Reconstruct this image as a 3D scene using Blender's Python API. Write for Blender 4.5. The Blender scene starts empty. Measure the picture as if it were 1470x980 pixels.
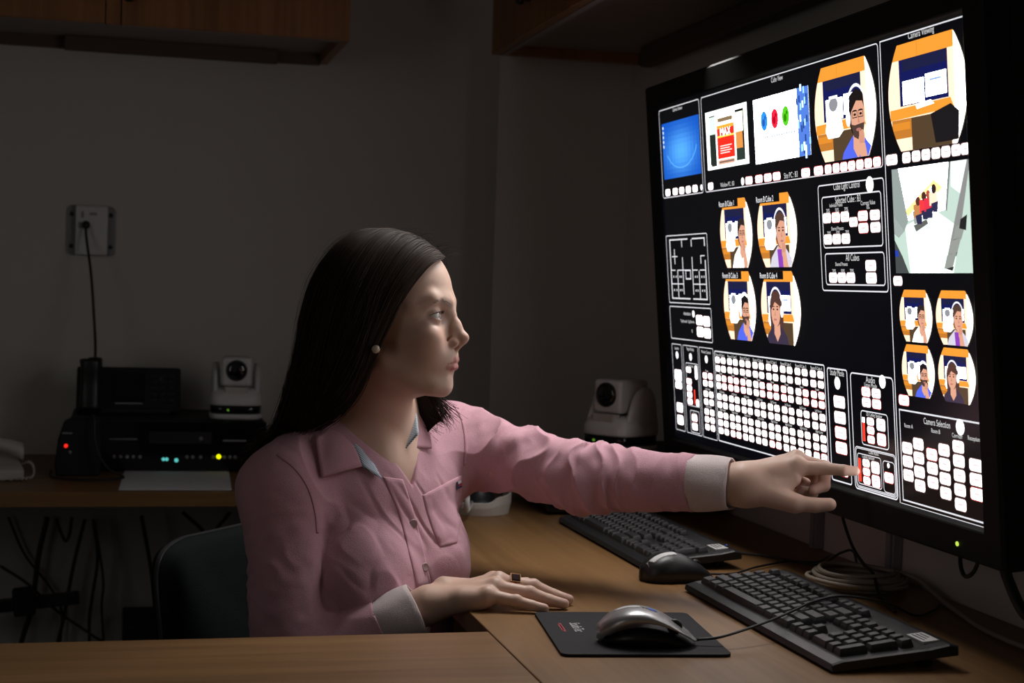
import bpy, bmesh, math, random
import numpy as np
from mathutils import Vector, Matrix
from mathutils.bvhtree import BVHTree
random.seed(7); rng = np.random.default_rng(7)
COL = bpy.context.scene.collection
PI = math.pi
# ------------------------------------------------------------------ camera model
FPX = 2200.0
YAW, ROLL, PITCH = math.radians(14.26), math.radians(1.86), math.radians(2.02)
EYE = np.array([0.0, 0.0, 1.15])
FWD = np.array([math.sin(YAW)*math.cos(PITCH), math.cos(YAW)*math.cos(PITCH), -math.sin(PITCH)])
_r0 = np.array([math.cos(YAW), -math.sin(YAW), 0.0]); _u0 = np.cross(_r0, FWD)
RGT = math.cos(ROLL)*_r0 + math.sin(ROLL)*_u0
UPV = math.cos(ROLL)*_u0 - math.sin(ROLL)*_r0
def ray(px, py): return FWD + RGT*(px-735.0)/FPX - UPV*(py-490.0)/FPX
def at(px, py, d): return EYE + ray(px, py)*d                      # point seen at a pixel of the photo at axis depth d
def on_z(px, py, z): v = ray(px, py); return EYE + v*((z-EYE[2])/v[2])
def on_y(px, py, y): v = ray(px, py); return EYE + v*(y/v[1])
def on_x(px, py, x): v = ray(px, py); return EYE + v*(x/v[0])
DESK = 0.74

# ------------------------------------------------------------------ materials
def nodes(name):
    m = bpy.data.materials.new(name); m.use_nodes = True
    nt = m.node_tree; return m, nt, nt.nodes['Principled BSDF']
def mat(name, col, rough=.5, metal=0., spec=.5, bump=0., bscale=200., var=0., vscale=6., emit=None, estr=1., coat=0., sss=0., attr=None, sheen=0.):
    m, nt, b = nodes(name)
    b.inputs['Base Color'].default_value = (*col, 1); b.inputs['Roughness'].default_value = rough
    b.inputs['Metallic'].default_value = metal; b.inputs['Specular IOR Level'].default_value = spec
    if coat: b.inputs['Coat Weight'].default_value = coat
    if sheen: b.inputs['Sheen Weight'].default_value = sheen; b.inputs['Sheen Roughness'].default_value = .4
    if sss:
        b.inputs['Subsurface Weight'].default_value = sss
        b.inputs['Subsurface Radius'].default_value = (1., .4, .25); b.inputs['Subsurface Scale'].default_value = .006
    tc = nt.nodes.new('ShaderNodeTexCoord')
    src = None
    if attr:
        a = nt.nodes.new('ShaderNodeAttribute'); a.attribute_name = attr; src = a.outputs['Color']
        nt.links.new(src, b.inputs['Base Color'])
    if var:
        n = nt.nodes.new('ShaderNodeTexNoise'); n.inputs['Scale'].default_value = vscale; n.inputs['Detail'].default_value = 5
        nt.links.new(tc.outputs['Object'], n.inputs['Vector'])
        mr = nt.nodes.new('ShaderNodeMapRange'); mr.inputs['To Min'].default_value = 1-var; mr.inputs['To Max'].default_value = 1+var
        nt.links.new(n.outputs['Fac'], mr.inputs['Value'])
        mx = nt.nodes.new('ShaderNodeMix'); mx.data_type = 'RGBA'; mx.blend_type = 'MULTIPLY'; mx.inputs['Factor'].default_value = 1
        mx.inputs['A'].default_value = (*col, 1)
        if src: nt.links.new(src, mx.inputs['A'])
        nt.links.new(mr.outputs['Result'], mx.inputs['B']); nt.links.new(mx.outputs['Result'], b.inputs['Base Color'])
    if bump:
        n2 = nt.nodes.new('ShaderNodeTexNoise'); n2.inputs['Scale'].default_value = bscale; n2.inputs['Detail'].default_value = 3
        nt.links.new(tc.outputs['Object'], n2.inputs['Vector'])
        bp = nt.nodes.new('ShaderNodeBump'); bp.inputs['Strength'].default_value = bump; bp.inputs['Distance'].default_value = .002
        nt.links.new(n2.outputs['Fac'], bp.inputs['Height']); nt.links.new(bp.outputs['Normal'], b.inputs['Normal'])
    if emit:
        b.inputs['Emission Color'].default_value = (*emit, 1); b.inputs['Emission Strength'].default_value = estr
    return m
def wood(name, c1, c2, axis, rough=.42, scale=1.0):
    m, nt, b = nodes(name)
    tc = nt.nodes.new('ShaderNodeTexCoord'); mp = nt.nodes.new('ShaderNodeMapping')
    s = [60*scale]*3; s[axis] = 2.2*scale; mp.inputs['Scale'].default_value = s
    nt.links.new(tc.outputs['Object'], mp.inputs['Vector'])
    n = nt.nodes.new('ShaderNodeTexNoise'); n.inputs['Scale'].default_value = 1.; n.inputs['Detail'].default_value = 7; n.inputs['Distortion'].default_value = .6
    nt.links.new(mp.outputs['Vector'], n.inputs['Vector'])
    mp2 = nt.nodes.new('ShaderNodeMapping'); s2 = [7*scale]*3; s2[axis] = .8*scale; mp2.inputs['Scale'].default_value = s2
    nt.links.new(tc.outputs['Object'], mp2.inputs['Vector'])
    n2 = nt.nodes.new('ShaderNodeTexNoise'); n2.inputs['Scale'].default_value = 1.; n2.inputs['Detail'].default_value = 3
    nt.links.new(mp2.outputs['Vector'], n2.inputs['Vector'])
    ad = nt.nodes.new('ShaderNodeMath'); ad.operation = 'ADD'; nt.links.new(n.outputs['Fac'], ad.inputs[0]); nt.links.new(n2.outputs['Fac'], ad.inputs[1])
    cr = nt.nodes.new('ShaderNodeValToRGB'); cr.color_ramp.elements[0].position = .36; cr.color_ramp.elements[1].position = .66
    hv = nt.nodes.new('ShaderNodeMath'); hv.operation = 'MULTIPLY'; hv.inputs[1].default_value = .5; nt.links.new(ad.outputs[0], hv.inputs[0])
    cr.color_ramp.elements[0].color = (*c1, 1); cr.color_ramp.elements[1].color = (*c2, 1)
    nt.links.new(hv.outputs[0], cr.inputs['Fac']); nt.links.new(cr.outputs['Color'], b.inputs['Base Color'])
    b.inputs['Roughness'].default_value = rough; b.inputs['Specular IOR Level'].default_value = .35
    bp = nt.nodes.new('ShaderNodeBump'); bp.inputs['Strength'].default_value = .08; bp.inputs['Distance'].default_value = .001
    nt.links.new(n.outputs['Fac'], bp.inputs['Height']); nt.links.new(bp.outputs['Normal'], b.inputs['Normal'])
    return m
M = {}
M['wall'] = mat('wall_paint', (.56, .53, .49), .85, bump=.25, bscale=90, var=.05, vscale=3, spec=.2)
M['ceiling'] = mat('ceiling_paint', (.6, .58, .55), .9, var=.04)
M['floor'] = mat('floor_carpet', (.06, .06, .065), .95, bump=.6, bscale=400, var=.25, vscale=60, spec=.1)
M['desk_y'] = wood('beech_laminate_lengthwise', (.155, .078, .028), (.26, .140, .054), 1)
M['desk_x'] = wood('beech_laminate_crosswise', (.155, .078, .028), (.26, .140, .054), 0)
M['edge'] = wood('beech_edge_band', (.16, .07, .03), (.24, .11, .05), 0)
M['cab'] = wood('cabinet_cherry', (.20, .085, .03), (.34, .15, .06), 2)
M['cab_in'] = mat('cabinet_grey_board', (.30, .26, .23), .7, var=.06)
M['rail'] = mat('cabinet_dark_rail', (.10, .062, .04), .7, var=.06)
M['bezel'] = mat('bezel_plastic', (.007, .007, .0075), .6, bump=.15, bscale=900, spec=.2)
M['black'] = mat('black_plastic', (.012, .012, .013), .38, bump=.1, bscale=900)
M['black2'] = mat('black_plastic_matt', (.011, .011, .012), .65, bump=.2, bscale=700, spec=.3)
M['gloss'] = mat('black_gloss', (.006, .006, .007), .12)
M['key'] = mat('key_plastic', (.030, .030, .032), .40, bump=.15, bscale=1500)
M['keybed'] = mat('keyboard_plastic', (.016, .016, .017), .35, bump=.1, bscale=900)
M['white'] = mat('white_plastic', (.62, .61, .60), .4, var=.03)
M['grey'] = mat('grey_plastic', (.25, .25, .25), .45)
M['beige'] = mat('pale_plastic', (.50, .47, .43), .4, var=.03)
M['lens'] = mat('lens_glass', (.004, .004, .006), .04, coat=1)
M['paper'] = mat('paper', (.80, .80, .82), .8, spec=.2)
M['cable'] = mat('black_cable', (.012, .012, .012), .5)
M['cable_beige'] = mat('beige_cable', (.30, .26, .21), .55)
M['silver'] = mat('silver_plastic', (.42, .42, .43), .32, metal=.55, coat=.3)
M['chrome'] = mat('chrome', (.6, .6, .62), .15, metal=1)
M['pad'] = mat('mousepad_cloth', (.012, .012, .014), .75, bump=.2, bscale=1500, spec=.25)
M['red_ink'] = mat('red_ink', (.35, .03, .05), .6)
M['white_ink'] = mat('white_ink', (.6, .58, .6), .6)
M['label'] = mat('label_paper', (.62, .62, .62), .6)
M['ink'] = mat('label_ink', (.05, .05, .05), .6)
M['blue_led'] = mat('blue_badge', (.03, .12, .55), .3)
M['chair'] = mat('chair_fabric', (.009, .012, .012), .9, bump=.6, bscale=900, var=.15, vscale=80, spec=.15)
M['trouser'] = mat('dark_trousers', (.02, .02, .026), .9, bump=.4, bscale=600)
M['shoe'] = mat('shoe_leather', (.012, .01, .01), .4)
M['gold'] = mat('gold', (.75, .42, .22), .22, metal=1)
M['stone'] = mat('ring_stone', (.03, .02, .02), .06, coat=1)
M['pearl'] = mat('pearl', (.62, .52, .40), .25, coat=.5)
def led(name, c, s): return mat(name, (.02, .02, .02), .4, emit=c, estr=s)
M['led_red'] = led('led_red', (1, .02, .01), 1.6); M['led_yel'] = led('led_yellow', (.9, .95, .0), 1.6)
M['led_cy'] = led('led_cyan', (.15, .8, .75), .7); M['led_gr'] = led('led_green', (.25, .7, .05), .30)
M['led_pow'] = led('led_power', (.6, .85, .1), 1.0)

# ------------------------------------------------------------------ mesh building
class MB:
    def __init__(s): s.v = []; s.f = []; s.mi = []; s.sm = []
    def add(s, vs, fs, mi=0, smooth=False):
        o = len(s.v); s.v.extend([tuple(map(float, p)) for p in vs])
        for f in fs: s.f.append(tuple(o+i for i in f)); s.mi.append(mi); s.sm.append(smooth)
        return s
    def box(s, a, b, bev=0., mi=0, X=None):
        x0, y0, z0 = a; x1, y1, z1 = b
        if bev <= 0:
            vs = [(x, y, z) for z in (z0, z1) for y in (y0, y1) for x in (x0, x1)]
            fs = [(0, 2, 3, 1), (4, 5, 7, 6), (0, 1, 5, 4), (2, 6, 7, 3), (0, 4, 6, 2), (1, 3, 7, 5)]
        else:
            bm = bmesh.new(); bmesh.ops.create_cube(bm, size=1.)
            for v in bm.verts: v.co = Vector(((x0+x1)/2+v.co.x*(x1-x0), (y0+y1)/2+v.co.y*(y1-y0), (z0+z1)/2+v.co.z*(z1-z0)))
            bmesh.ops.bevel(bm, geom=bm.edges[:], offset=bev, segments=3 if bev > .003 else 2, affect='EDGES', profile=.5)
            bm.verts.index_update()
            vs = [tuple(v.co) for v in bm.verts]; fs = [tuple(v.index for v in f.verts) for f in bm.faces]; bm.free()
        if X is not None: vs = [tuple(X @ Vector(p)) for p in vs]
        return s.add(vs, fs, mi, False)
    def loft(s, rings, closed=True, caps=True, mi=0, smooth=True):
        n = len(rings[0]); vs = [p for r in rings for p in r]; fs = []
        for i in range(len(rings)-1):
            for j in range(n if closed else n-1):
                k = (j+1) % n; fs.append((i*n+j, i*n+k, (i+1)*n+k, (i+1)*n+j))
        if caps and closed:
            fs.append(tuple(range(n-1, -1, -1))); fs.append(tuple((len(rings)-1)*n+j for j in range(n)))
        return s.add(vs, fs, mi, smooth)
    def tube(s, pts, r, n=8, mi=0, caps=True):
        P = [np.array(p, float) for p in pts]; rs = r if hasattr(r, '__len__') else [r]*len(P)
        t0 = P[1]-P[0]; t0 /= np.linalg.norm(t0)
        nrm = np.cross(t0, [0, 0, 1]) if abs(t0[2]) < .9 else np.cross(t0, [1, 0, 0]); nrm /= np.linalg.norm(nrm)
        rings = []
        for i, p in enumerate(P):
            t = P[min(i+1, len(P)-1)]-P[max(i-1, 0)]; t /= (np.linalg.norm(t)+1e-12)
            nrm = nrm-t*(nrm@t); nrm /= (np.linalg.norm(nrm)+1e-12); b = np.cross(t, nrm)
            rings.append([tuple(p+rs[i]*(math.cos(a)*nrm+math.sin(a)*b)) for a in np.linspace(0, 2*PI, n, endpoint=False)])
        return s.loft(rings, True, caps, mi)
    def lathe(s, prof, c=(0, 0, 0), n=24, mi=0, axis=None, smooth=True):
        c = np.array(c, float); ax = np.array(axis if axis is not None else (0, 0, 1), float); ax /= np.linalg.norm(ax)
        u = np.cross(ax, [1, 0, 0]) if abs(ax[0]) < .9 else np.cross(ax, [0, 1, 0]); u /= np.linalg.norm(u); w = np.cross(ax, u)
        rings = [[tuple(c+ax*h+max(r, 1e-5)*(math.cos(a)*u+math.sin(a)*w)) for a in np.linspace(0, 2*PI, n, endpoint=False)] for r, h in prof]
        return s.loft(rings, True, True, mi, smooth)
    def prism(s, poly, z0, z1, X=None, mi=0, smooth=False):
        n = len(poly); vs = [(x, y, z0) for x, y in poly]+[(x, y, z1) for x, y in poly]
        if X is not None: vs = [tuple(X @ Vector(p)) for p in vs]
        fs = [tuple(range(n-1, -1, -1)), tuple(range(n, 2*n))]+[(i, (i+1) % n, n+(i+1) % n, n+i) for i in range(n)]
        return s.add(vs, fs, mi, smooth)
    def build(s, name, m, parent=None, bevel=0., subd=0, solid=0.):
        me = bpy.data.meshes.new(name); me.from_pydata(s.v, [], s.f)
        for q in (m if isinstance(m, (list, tuple)) else [m]): me.materials.append(q)
        me.polygons.foreach_set('material_index', s.mi); me.polygons.foreach_set('use_smooth', s.sm); me.update()
        o = bpy.data.objects.new(name, me); COL.objects.link(o)
        if parent is not None: put(o, parent)
        if bevel: 
            q = o.modifiers.new('bevel', 'BEVEL'); q.width = bevel; q.segments = 2; q.limit_method = 'ANGLE'
        if solid:
            q = o.modifiers.new('solid', 'SOLIDIFY'); q.thickness = solid; q.offset = 0
        if subd:
            q = o.modifiers.new('sub', 'SUBSURF'); q.levels = subd; q.render_levels = subd
        return o
def world(o): return (world(o.parent) if o.parent else Matrix.Identity(4)) @ Matrix.LocRotScale(o.location, o.rotation_euler, o.scale)
def put(o, parent):                                             # mesh data given in world space: keep it there under its parent
    o.parent = parent; W = world(parent)
    if o.type == 'MESH': o.data.transform(W.inverted())
def tag(o, label, cat, group=None, kind=None):
    if label: o['label'] = label
    if cat: o['category'] = cat
    if group: o['group'] = group
    if kind: o['kind'] = kind
    return o
def thing(name, label, cat, loc=(0, 0, 0), rz=0., group=None):
    o = bpy.data.objects.new(name, None); COL.objects.link(o); o.location = tuple(map(float, loc)); o.rotation_euler = (0, 0, rz)
    o.empty_display_size = .05
    return tag(o, label, cat, group)
def struct(name, mb, m, **k):
    o = mb.build(name, m, **k); o['kind'] = 'structure'; return o
def copy_tree(o, parent=None):
    c = o.copy(); COL.objects.link(c)
    if parent is not None: c.parent = parent
    for ch in list(o.children): copy_tree(ch, c)
    return c
def smooth_path(pts, n=40):                                     # Catmull-Rom through the points
    P = np.array(pts, float); P = np.vstack([2*P[0]-P[1], P, 2*P[-1]-P[-2]]); out = []
    m = len(P)-3
    for q in np.linspace(0, m-1e-6, n):
        i = int(q); t = q-i; a, b, c, d = P[i:i+4]
        out.append(.5*((2*b)+(c-a)*t+(2*a-5*b+4*c-d)*t*t+(3*b-a-3*c+d)*t**3))
    return np.array(out)
def rrect(x0, y0, x1, y1, r, n=5):
    o = []
    for cx, cy, a0 in ((x1-r, y1-r, 0), (x0+r, y1-r, 90), (x0+r, y0+r, 180), (x1-r, y0+r, 270)):
        for k in range(n+1):
            a = math.radians(a0+90*k/n); o.append((cx+r*math.cos(a), cy+r*math.sin(a)))
    return o
_font = {}
def text_mesh(body):
    if body not in _font:
        c = bpy.data.curves.new('t', 'FONT'); c.body = body; c.resolution_u = 3
        o = bpy.data.objects.new('t', c); COL.objects.link(o)
        dg = bpy.context.evaluated_depsgraph_get(); me = bpy.data.meshes.new_from_object(o.evaluated_get(dg))
        vs = np.array([v.co[:] for v in me.vertices]).reshape(-1, 3); fs = [tuple(p.vertices) for p in me.polygons]
        bpy.data.objects.remove(o); bpy.data.curves.remove(c); bpy.data.meshes.remove(me)
        if len(vs):
            lo = vs.min(0); hi = vs.max(0); vs = (vs-lo); _font[body] = (vs[:, :2], fs, hi[0]-lo[0], hi[1]-lo[1])
        else: _font[body] = (np.zeros((0, 2)), [], 1, 1)
    return _font[body]

# ------------------------------------------------------------------ room
RW, BW = 1.115, 3.60                                             # right wall X, back wall Y
b = MB(); b.box((-3.2, -1.2, -.05), (RW+.1, BW+.1, 0)); struct('floor', b, M['floor'])
b = MB(); b.box((-3.2, -1.2, 2.6), (RW+.1, BW+.1, 2.65)); struct('ceiling', b, M['ceiling'])
b = MB(); b.box((-3.2, BW, 0), (RW+.1, BW+.1, 2.6)); struct('wall_back', b, M['wall'])
b = MB(); b.box((RW, -1.2, 0), (RW+.1, BW, 2.6)); struct('wall_right', b, M['wall'])
b = MB(); b.prism([(.8055, 3.36), (RW, 3.36), (RW, BW), (.868, BW)], 0, 2.6); struct('wall_column', b, M['wall'])
b = MB(); b.box((-3.3, -1.2, 0), (-3.2, BW+.1, 2.6)); struct('wall_left', b, M['wall'])

# ------------------------------------------------------------------ desks
def desk(name, label, x0, y0, x1, y1, m, em, panels):
    o = thing(name, label, 'desk', ((x0+x1)/2, (y0+y1)/2, 0))
    b = MB(); b.box((x0, y0, DESK-.028), (x1, y1, DESK), .0012); b.build('desktop', m, o)
    for p in panels:
        b = MB(); b.box(*p, .001); b.build('leg_panel', em, o)
    return o
dr = desk('desk', 'long brown wooden desk under the big wall monitor carrying the keyboards', .431, .85, RW-.002, 3.298, M['desk_y'], M['cab'],
     [((.50, .90, 0), (1.09, .93, .711)), ((.60, 3.20, 0), (1.09, 3.23, .711)), ((1.06, 1.40, .25), (1.08, 3.10, .711))])
db = desk('desk', 'brown wooden desk along the back wall with video recorder and paper', -2.2, 2.97, .4295, BW-.002, M['desk_x'], M['cab'],
     [((.36, 3.05, 0), (.39, 3.55, .711)), ((-1.5, 3.05, 0), (-1.47, 3.55, .711))])
dn = desk('desk', 'bare wooden desk across the foreground in front of the woman', -2.2, 1.05, .4295, 1.76, M['desk_x'], M['cab'],
     [((-.42, 1.10, 0), (-.39, 1.70, .711)), ((-1.5, 1.10, 0), (-1.47, 1.70, .711))])
b = MB(); b.tube([(-2.19, 2.9705, .7035), (.425, 2.9705, .7035)], .003, 6); 

# ------------------------------------------------------------------ wall cabinets
CB = 1.655
def knob(p, ax, parent):
    b = MB(); b.lathe([(.004, 0), (.004, .012), (.011, .014), (.013, .022), (.010, .028), (0, .029)], p, 16, axis=ax); b.build('knob', M['black'], parent)
cl = thing('wall_cabinet', 'brown wooden wall cabinet at upper left above the back desk', 'cabinet', (-.3, 3.41, CB))
x0, x1, y0, y1, zt = -1.25, .447, 3.22, BW-.002, 2.35
b = MB(); b.box((x1-.018, y0+.02, CB), (x1, y1, zt)); b.build('side_panel', M['cab'], cl)
b = MB(); b.box((x0, y0+.02, CB), (x0+.018, y1, zt)); b.build('side_panel', M['cab'], cl)
b = MB(); b.box((x0+.018, y0+.02, CB+.022), (x1-.018, y1, CB+.040)); b.build('bottom_panel', M['cab_in'], cl)
b = MB(); b.box((x0, y0+.02, zt), (x1, y1, zt+.018)); b.build('top_panel', M['cab'], cl)
b = MB(); b.box((x0+.018, y1-.016, CB-.004), (x1-.018, y1, CB+.022)); b.build('back_rail', M['rail'], cl)
b = MB(); b.box((-.14, y1-.045, CB-.010), (.33, y1-.018, CB+.022), .003); b.build('lamp_strip', M['rail'], cl)
b = MB(); b.box((x0+.018, y0+.02, CB), (x1-.018, y0+.034, CB+.022)); b.build('front_rail', M['cab_in'], cl)
for xa, xb, kx in ((x0, -.651, None), (-.648, -.0495, -.075), (-.0165, x1, -.004)):
    b = MB(); b.box((xa, y0, CB), (xb, y0+.0185, zt), .0015); d = b.build('door', M['cab'], cl)
    if kx is not None: knob((kx, y0, CB+.055), (0, -1, 0), d)
b = MB(); b.box((-.0470, y0+.004, CB), (-.0190, y0+.0195, zt)); b.build('filler_strip', M['cab'], cl)
cr = thing('wall_cabinet', 'brown wooden wall cabinet at upper right hanging above the monitor', 'cabinet', (.94, 2.1, CB))
x0, x1, y0, y1 = .765, RW-.002, .85, 3.275
b = MB(); b.box((x0+.02, y1-.018, CB), (x1, y1, zt)); b.build('side_panel', M['cab'], cr)
b = MB(); b.box((x0+.02, y0, CB), (x1, y0+.018, zt)); b.build('side_panel', M['cab'], cr)
b = MB(); b.box((x0+.02, y0+.018, CB+.022), (x1, y1-.018, CB+.040)); b.build('bottom_panel', M['cab_in'], cr)
b = MB(); b.box((x0+.02, y0, zt), (x1, y1, zt+.018)); b.build('top_panel', M['cab'], cr)
b = MB(); b.box((x1-.016, y0+.018, CB-.004), (x1, y1-.018, CB+.022)); b.build('back_rail', M['rail'], cr)
b = MB(); b.box((x1-.045, 2.30, CB-.022), (x1-.018, 3.16, CB+.022), .004); b.build('lamp_strip', M['rail'], cr)
b = MB(); b.box((x0+.02, y0+.018, CB), (x0+.034, y1-.018, CB+.022)); b.build('front_rail', M['cab_in'], cr)
ys = [y0, 1.45, 2.05, 2.66, y1]
for i in range(4):
    b = MB(); b.box((x0, ys[i]+.0015, CB), (x0+.0185, ys[i+1]-.0015, zt), .0015); d = b.build('door', M['cab'], cr)
    knob((x0, (2.955 if i == 3 else ys[i]+.06), CB+.065), (-1, 0, 0), d)
# ------------------------------------------------------------------ monitor
SW, SH = 1.018, .573
_mc = np.array([.92031, 2.03914, 1.18213]); _ma, _mt = -.00384, .09392
ME = np.array([math.sin(_ma), -math.cos(_ma), 0.]); MN = np.array([-math.cos(_ma), -math.sin(_ma), 0.])
MU = np.array([0, 0, 1.])*math.cos(_mt)+MN*math.sin(_mt); MO = np.cross(MU, ME)
if MO[0] > 0: MO = -MO
MTL = _mc-ME*SW/2+MU*SH/2
def sp(u, v, h=0.): return MTL+ME*SW*u-MU*SH*v+MO*h              # a point on the display: u across, v down, h out of it
def sm(x, y, h=0.): return MTL+ME*x-MU*y+MO*h
mon = thing('monitor', 'large black wall monitor showing rows of video windows and white buttons', 'monitor', _mc+np.array([.02, 0, -.33]))
B = .043; hf = .006
def ring(x0, y0, x1, y1, h): return [sm(x, y, h) for x, y in ((x0, y0), (x1, y0), (x1, y1), (x0, y1))]
b = MB()
b.loft([ring(0, 0, SW, SH, -.004), ring(0, 0, SW, SH, .0005), ring(-.004, -.004, SW+.004, SH+.004, hf-.001), ring(-.006, -.006, SW+.006, SH+.006, hf),
        ring(-B+.004, -B+.004, SW+B-.004, SH+B-.004, hf), ring(-B, -B, SW+B, SH+B, hf-.004), ring(-B, -B, SW+B, SH+B, -.03)], True, False, smooth=False)
b.build('bezel', M['bezel'], mon)
b = MB(); b.loft([ring(-B+.001, -B+.001, SW+B-.001, SH+B-.001, -.029), ring(-B+.001, -B+.001, SW+B-.001, SH+B-.001, -.055), ring(.02, .02, SW-.02, SH-.02, -.085)], smooth=False)
b.build('housing', M['black2'], mon)
b = MB(); b.box((1.005, 1.90, 1.05), (RW-.001, 2.18, 1.30), .003); b.box((1.075, 1.80, 1.0), (RW-.001, 2.28, 1.35), .002); b.build('wall_bracket', M['black2'], mon)
b = MB(); p = sm(SW-.052, SH+.026, hf); b.lathe([(.0028, -.001), (.0028, .0012), (.0015, .002), (0, .0021)], p, 12, axis=MO); b.build('power_light', M['led_pow'], mon)['label'] = 'glowing yellow green power light'

# display picture: flat coloured shapes, one thin layer above another, light given off by the panel
m, nt, bs = nodes('display_light'); M['disp'] = m
bs.inputs['Base Color'].default_value = (.004, .004, .005, 1); bs.inputs['Roughness'].default_value = .22
_a = nt.nodes.new('ShaderNodeAttribute'); _a.attribute_name = 'Col'
nt.links.new(_a.outputs['Color'], bs.inputs['Emission Color']); bs.inputs['Emission Strength'].default_value = 1.
WH = (4.2, 4.0, 4.0); LINE = (.85, .85, .90); TX = (.75, .75, .75); CREAM = (1.6, 1.08, .76); ORA = (1.05, .38, .04); NAVY = (.006, .010, .11)
BK = (.0015, .0018, .0035); SCR = (7, 8, 9.); SKIN = (.85, .42, .28); DARK = (.012, .008, .008); REDL = (1.3, .06, .03)
class Pic:
    def __init__(s): s.v = []; s.f = []; s.c = []; s.L = 1; s.clip = None; s.base = None; s.inb = False
    def poly(s, pts, col, up=True):
        if s.clip is not None: pts = clip(pts, s.clip)
        if len(pts) < 3: return
        o = len(s.v); h = s.L*.000016; s.v += [tuple(sp(u, v, h)) for u, v in pts]
        s.f.append(tuple(range(o, o+len(pts)))); s.c += [col]*len(pts)
        if up: s.L += 1
    def rs(s, k):
        if s.base is not None: s.L = s.base+k
    def rect(s, a, b, c, d, col):
        if not s.inb: s.rs(1)
        s.poly([(a, b), (c, b), (c, d), (a, d)], col)
    def rr(s, a, b, c, d, r, col, n=3):                              # r in metres
        s.poly([(x/SW, y/SH) for x, y in rrect(a*SW, b*SH, c*SW, d*SH, r, n)], col)
    def btn(s, u, v, w=.0200, h=.0185, red=False):
        s.rs(1); s.inb = True; s.rr(u-w/2-.0012, v-h/2-.0018, u+w/2+.0012, v+h/2+.0018, .0042, (.75, .10, .09) if red else (.36, .22, .21))
        s.rr(u-w/2, v-h/2, u+w/2, v+h/2, .0036, WH); s.rect(u-w*.22, v-.0022, u+w*.22, v+.0018, (.95, .72, .72)); s.inb = False
    def frame(s, a, b, c, d, r=.006, t=.0015, col=LINE):
        s.rs(1); o = rrect(a*SW, b*SH, c*SW, d*SH, r, 5); i = rrect(a*SW+t, b*SH+t, c*SW-t, d*SH-t, max(r-t, .0005), 5); n = len(o); k = len(s.v); h = s.L*.000016
        s.v += [tuple(sp(x/SW, y/SH, h)) for x, y in o+i]; s.c += [col]*(2*n)
        s.f += [(k+j, k+(j+1) % n, k+n+(j+1) % n, k+n+j) for j in range(n)]; s.L += 1
    def text(s, t, u, v, hgt, col=TX, ctr=True, sx=.85):             # hgt: letter height in metres
        vs, fs, w, h = text_mesh(t)
        if not len(vs): return
        s.rs(5)
        k = hgt/.70; o = len(s.v); x0 = u*SW-(w*k*sx/2 if ctr else 0); y0 = v*SH; hh = s.L*.000016
        s.v += [tuple(sm(x0+x*k*sx, y0-y*k+hgt/2, hh)) for x, y in vs]; s.c += [col]*len(vs); s.f += [tuple(o+i for i in f) for f in fs]; s.L += 1
    def ell(s, u, v, a, b, col, n=20, rot=0.):
        s.poly([(u+(a*math.cos(t)*math.cos(rot)-b*math.sin(t)*math.sin(rot)*.56), v+(b*math.sin(t)*math.cos(rot)+a*math.cos(t)*math.sin(rot)*1.78)) for t in np.linspace(0, 2*PI, n, endpoint=False)], col)
    def disc(s, u, v, r, col): s.rs(5); s.ell(u, v, r/SW, r/SH, tuple(2*q for q in col), 14)
    def build(s, name, parent, label=None):
        me = bpy.data.meshes.new(name); me.from_pydata(s.v, [], s.f); me.materials.append(M['disp'])
        at_ = me.color_attributes.new('Col', 'FLOAT_COLOR', 'POINT')
        at_.data.foreach_set('color', np.array([(*c, 1.) for c in s.c], np.float32).ravel()); me.update()
        o = bpy.data.objects.new(name, me); COL.objects.link(o); put(o, parent)
        if label: o['label'] = label
        return o
def clip(poly, cp):                                                # Sutherland-Hodgman against a convex outline
    area = sum(cp[i][0]*cp[(i+1) % len(cp)][1]-cp[(i+1) % len(cp)][0]*cp[i][1] for i in range(len(cp)))
    sg = 1 if area > 0 else -1; out = list(poly)
    for i in range(len(cp)):
        (ax, ay), (bx, by) = cp[i], cp[(i+1) % len(cp)]; inp, out = out, []
        f = lambda p: sg*((bx-ax)*(p[1]-ay)-(by-ay)*(p[0]-ax))
        for j in range(len(inp)):
            p, q = inp[j], inp[(j+1) % len(inp)]; fp, fq = f(p), f(q)
            if fp >= 0: out.append(p)
            if (fp >= 0) != (fq >= 0): t = fp/(fp-fq); out.append((p[0]+(q[0]-p[0])*t, p[1]+(q[1]-p[1])*t))
        if not out: break
    return out
def barrel(a, b, c, d, bul=.18):                                   # flat top and bottom, sides bulging out
    o = []; w = c-a
    for k in range(13): t = k/12; o.append((c-w*bul*(2*t-1)**2*.9, b+(d-b)*t))
    for k in range(13): t = k/12; o.append((a+w*bul*(2*t-1)**2*.9, d-(d-b)*t))
    return o
scr = Pic(); scr.L = 0; scr.poly([(0, 0), (1, 0), (1, 1), (0, 1)], BK)
scr.base = 1
P = scr
P.frame(.008, .004, .199, .270); P.frame(.207, .003, .801, .270);
P.rect(.8055, .002, 1., .0048, LINE); P.rect(.8055, .002, .8072, 1.0, LINE)
P.text('Camera Viewer', .10, .014, .006); P.text('Cube View', .502, .0145, .0075); P.text('Camera Viewing', .905, .0135, .0075)
for u in (.033, .069, .100, .131, .162): P.btn(u, .254, .021, .019)
P.disc(.191, .2535, .0050, TX)
for u in (.231, .385, .422, .454, .485): P.btn(u, .2545, .025 if u > .25 else .020, .019, u > .25)
P.text('Window PC : B3', .30, .2555, .0068); P.disc(.361, .2545, .0062, TX); P.text('Site PC : B3', .533, .2565, .0080)
for i, u in enumerate((.581, .621, .650, .6735, .6955, .7175, .740, .7625, .7855)): P.btn(u, .2565, .026 if i < 2 else .0185, .020, True)
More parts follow.
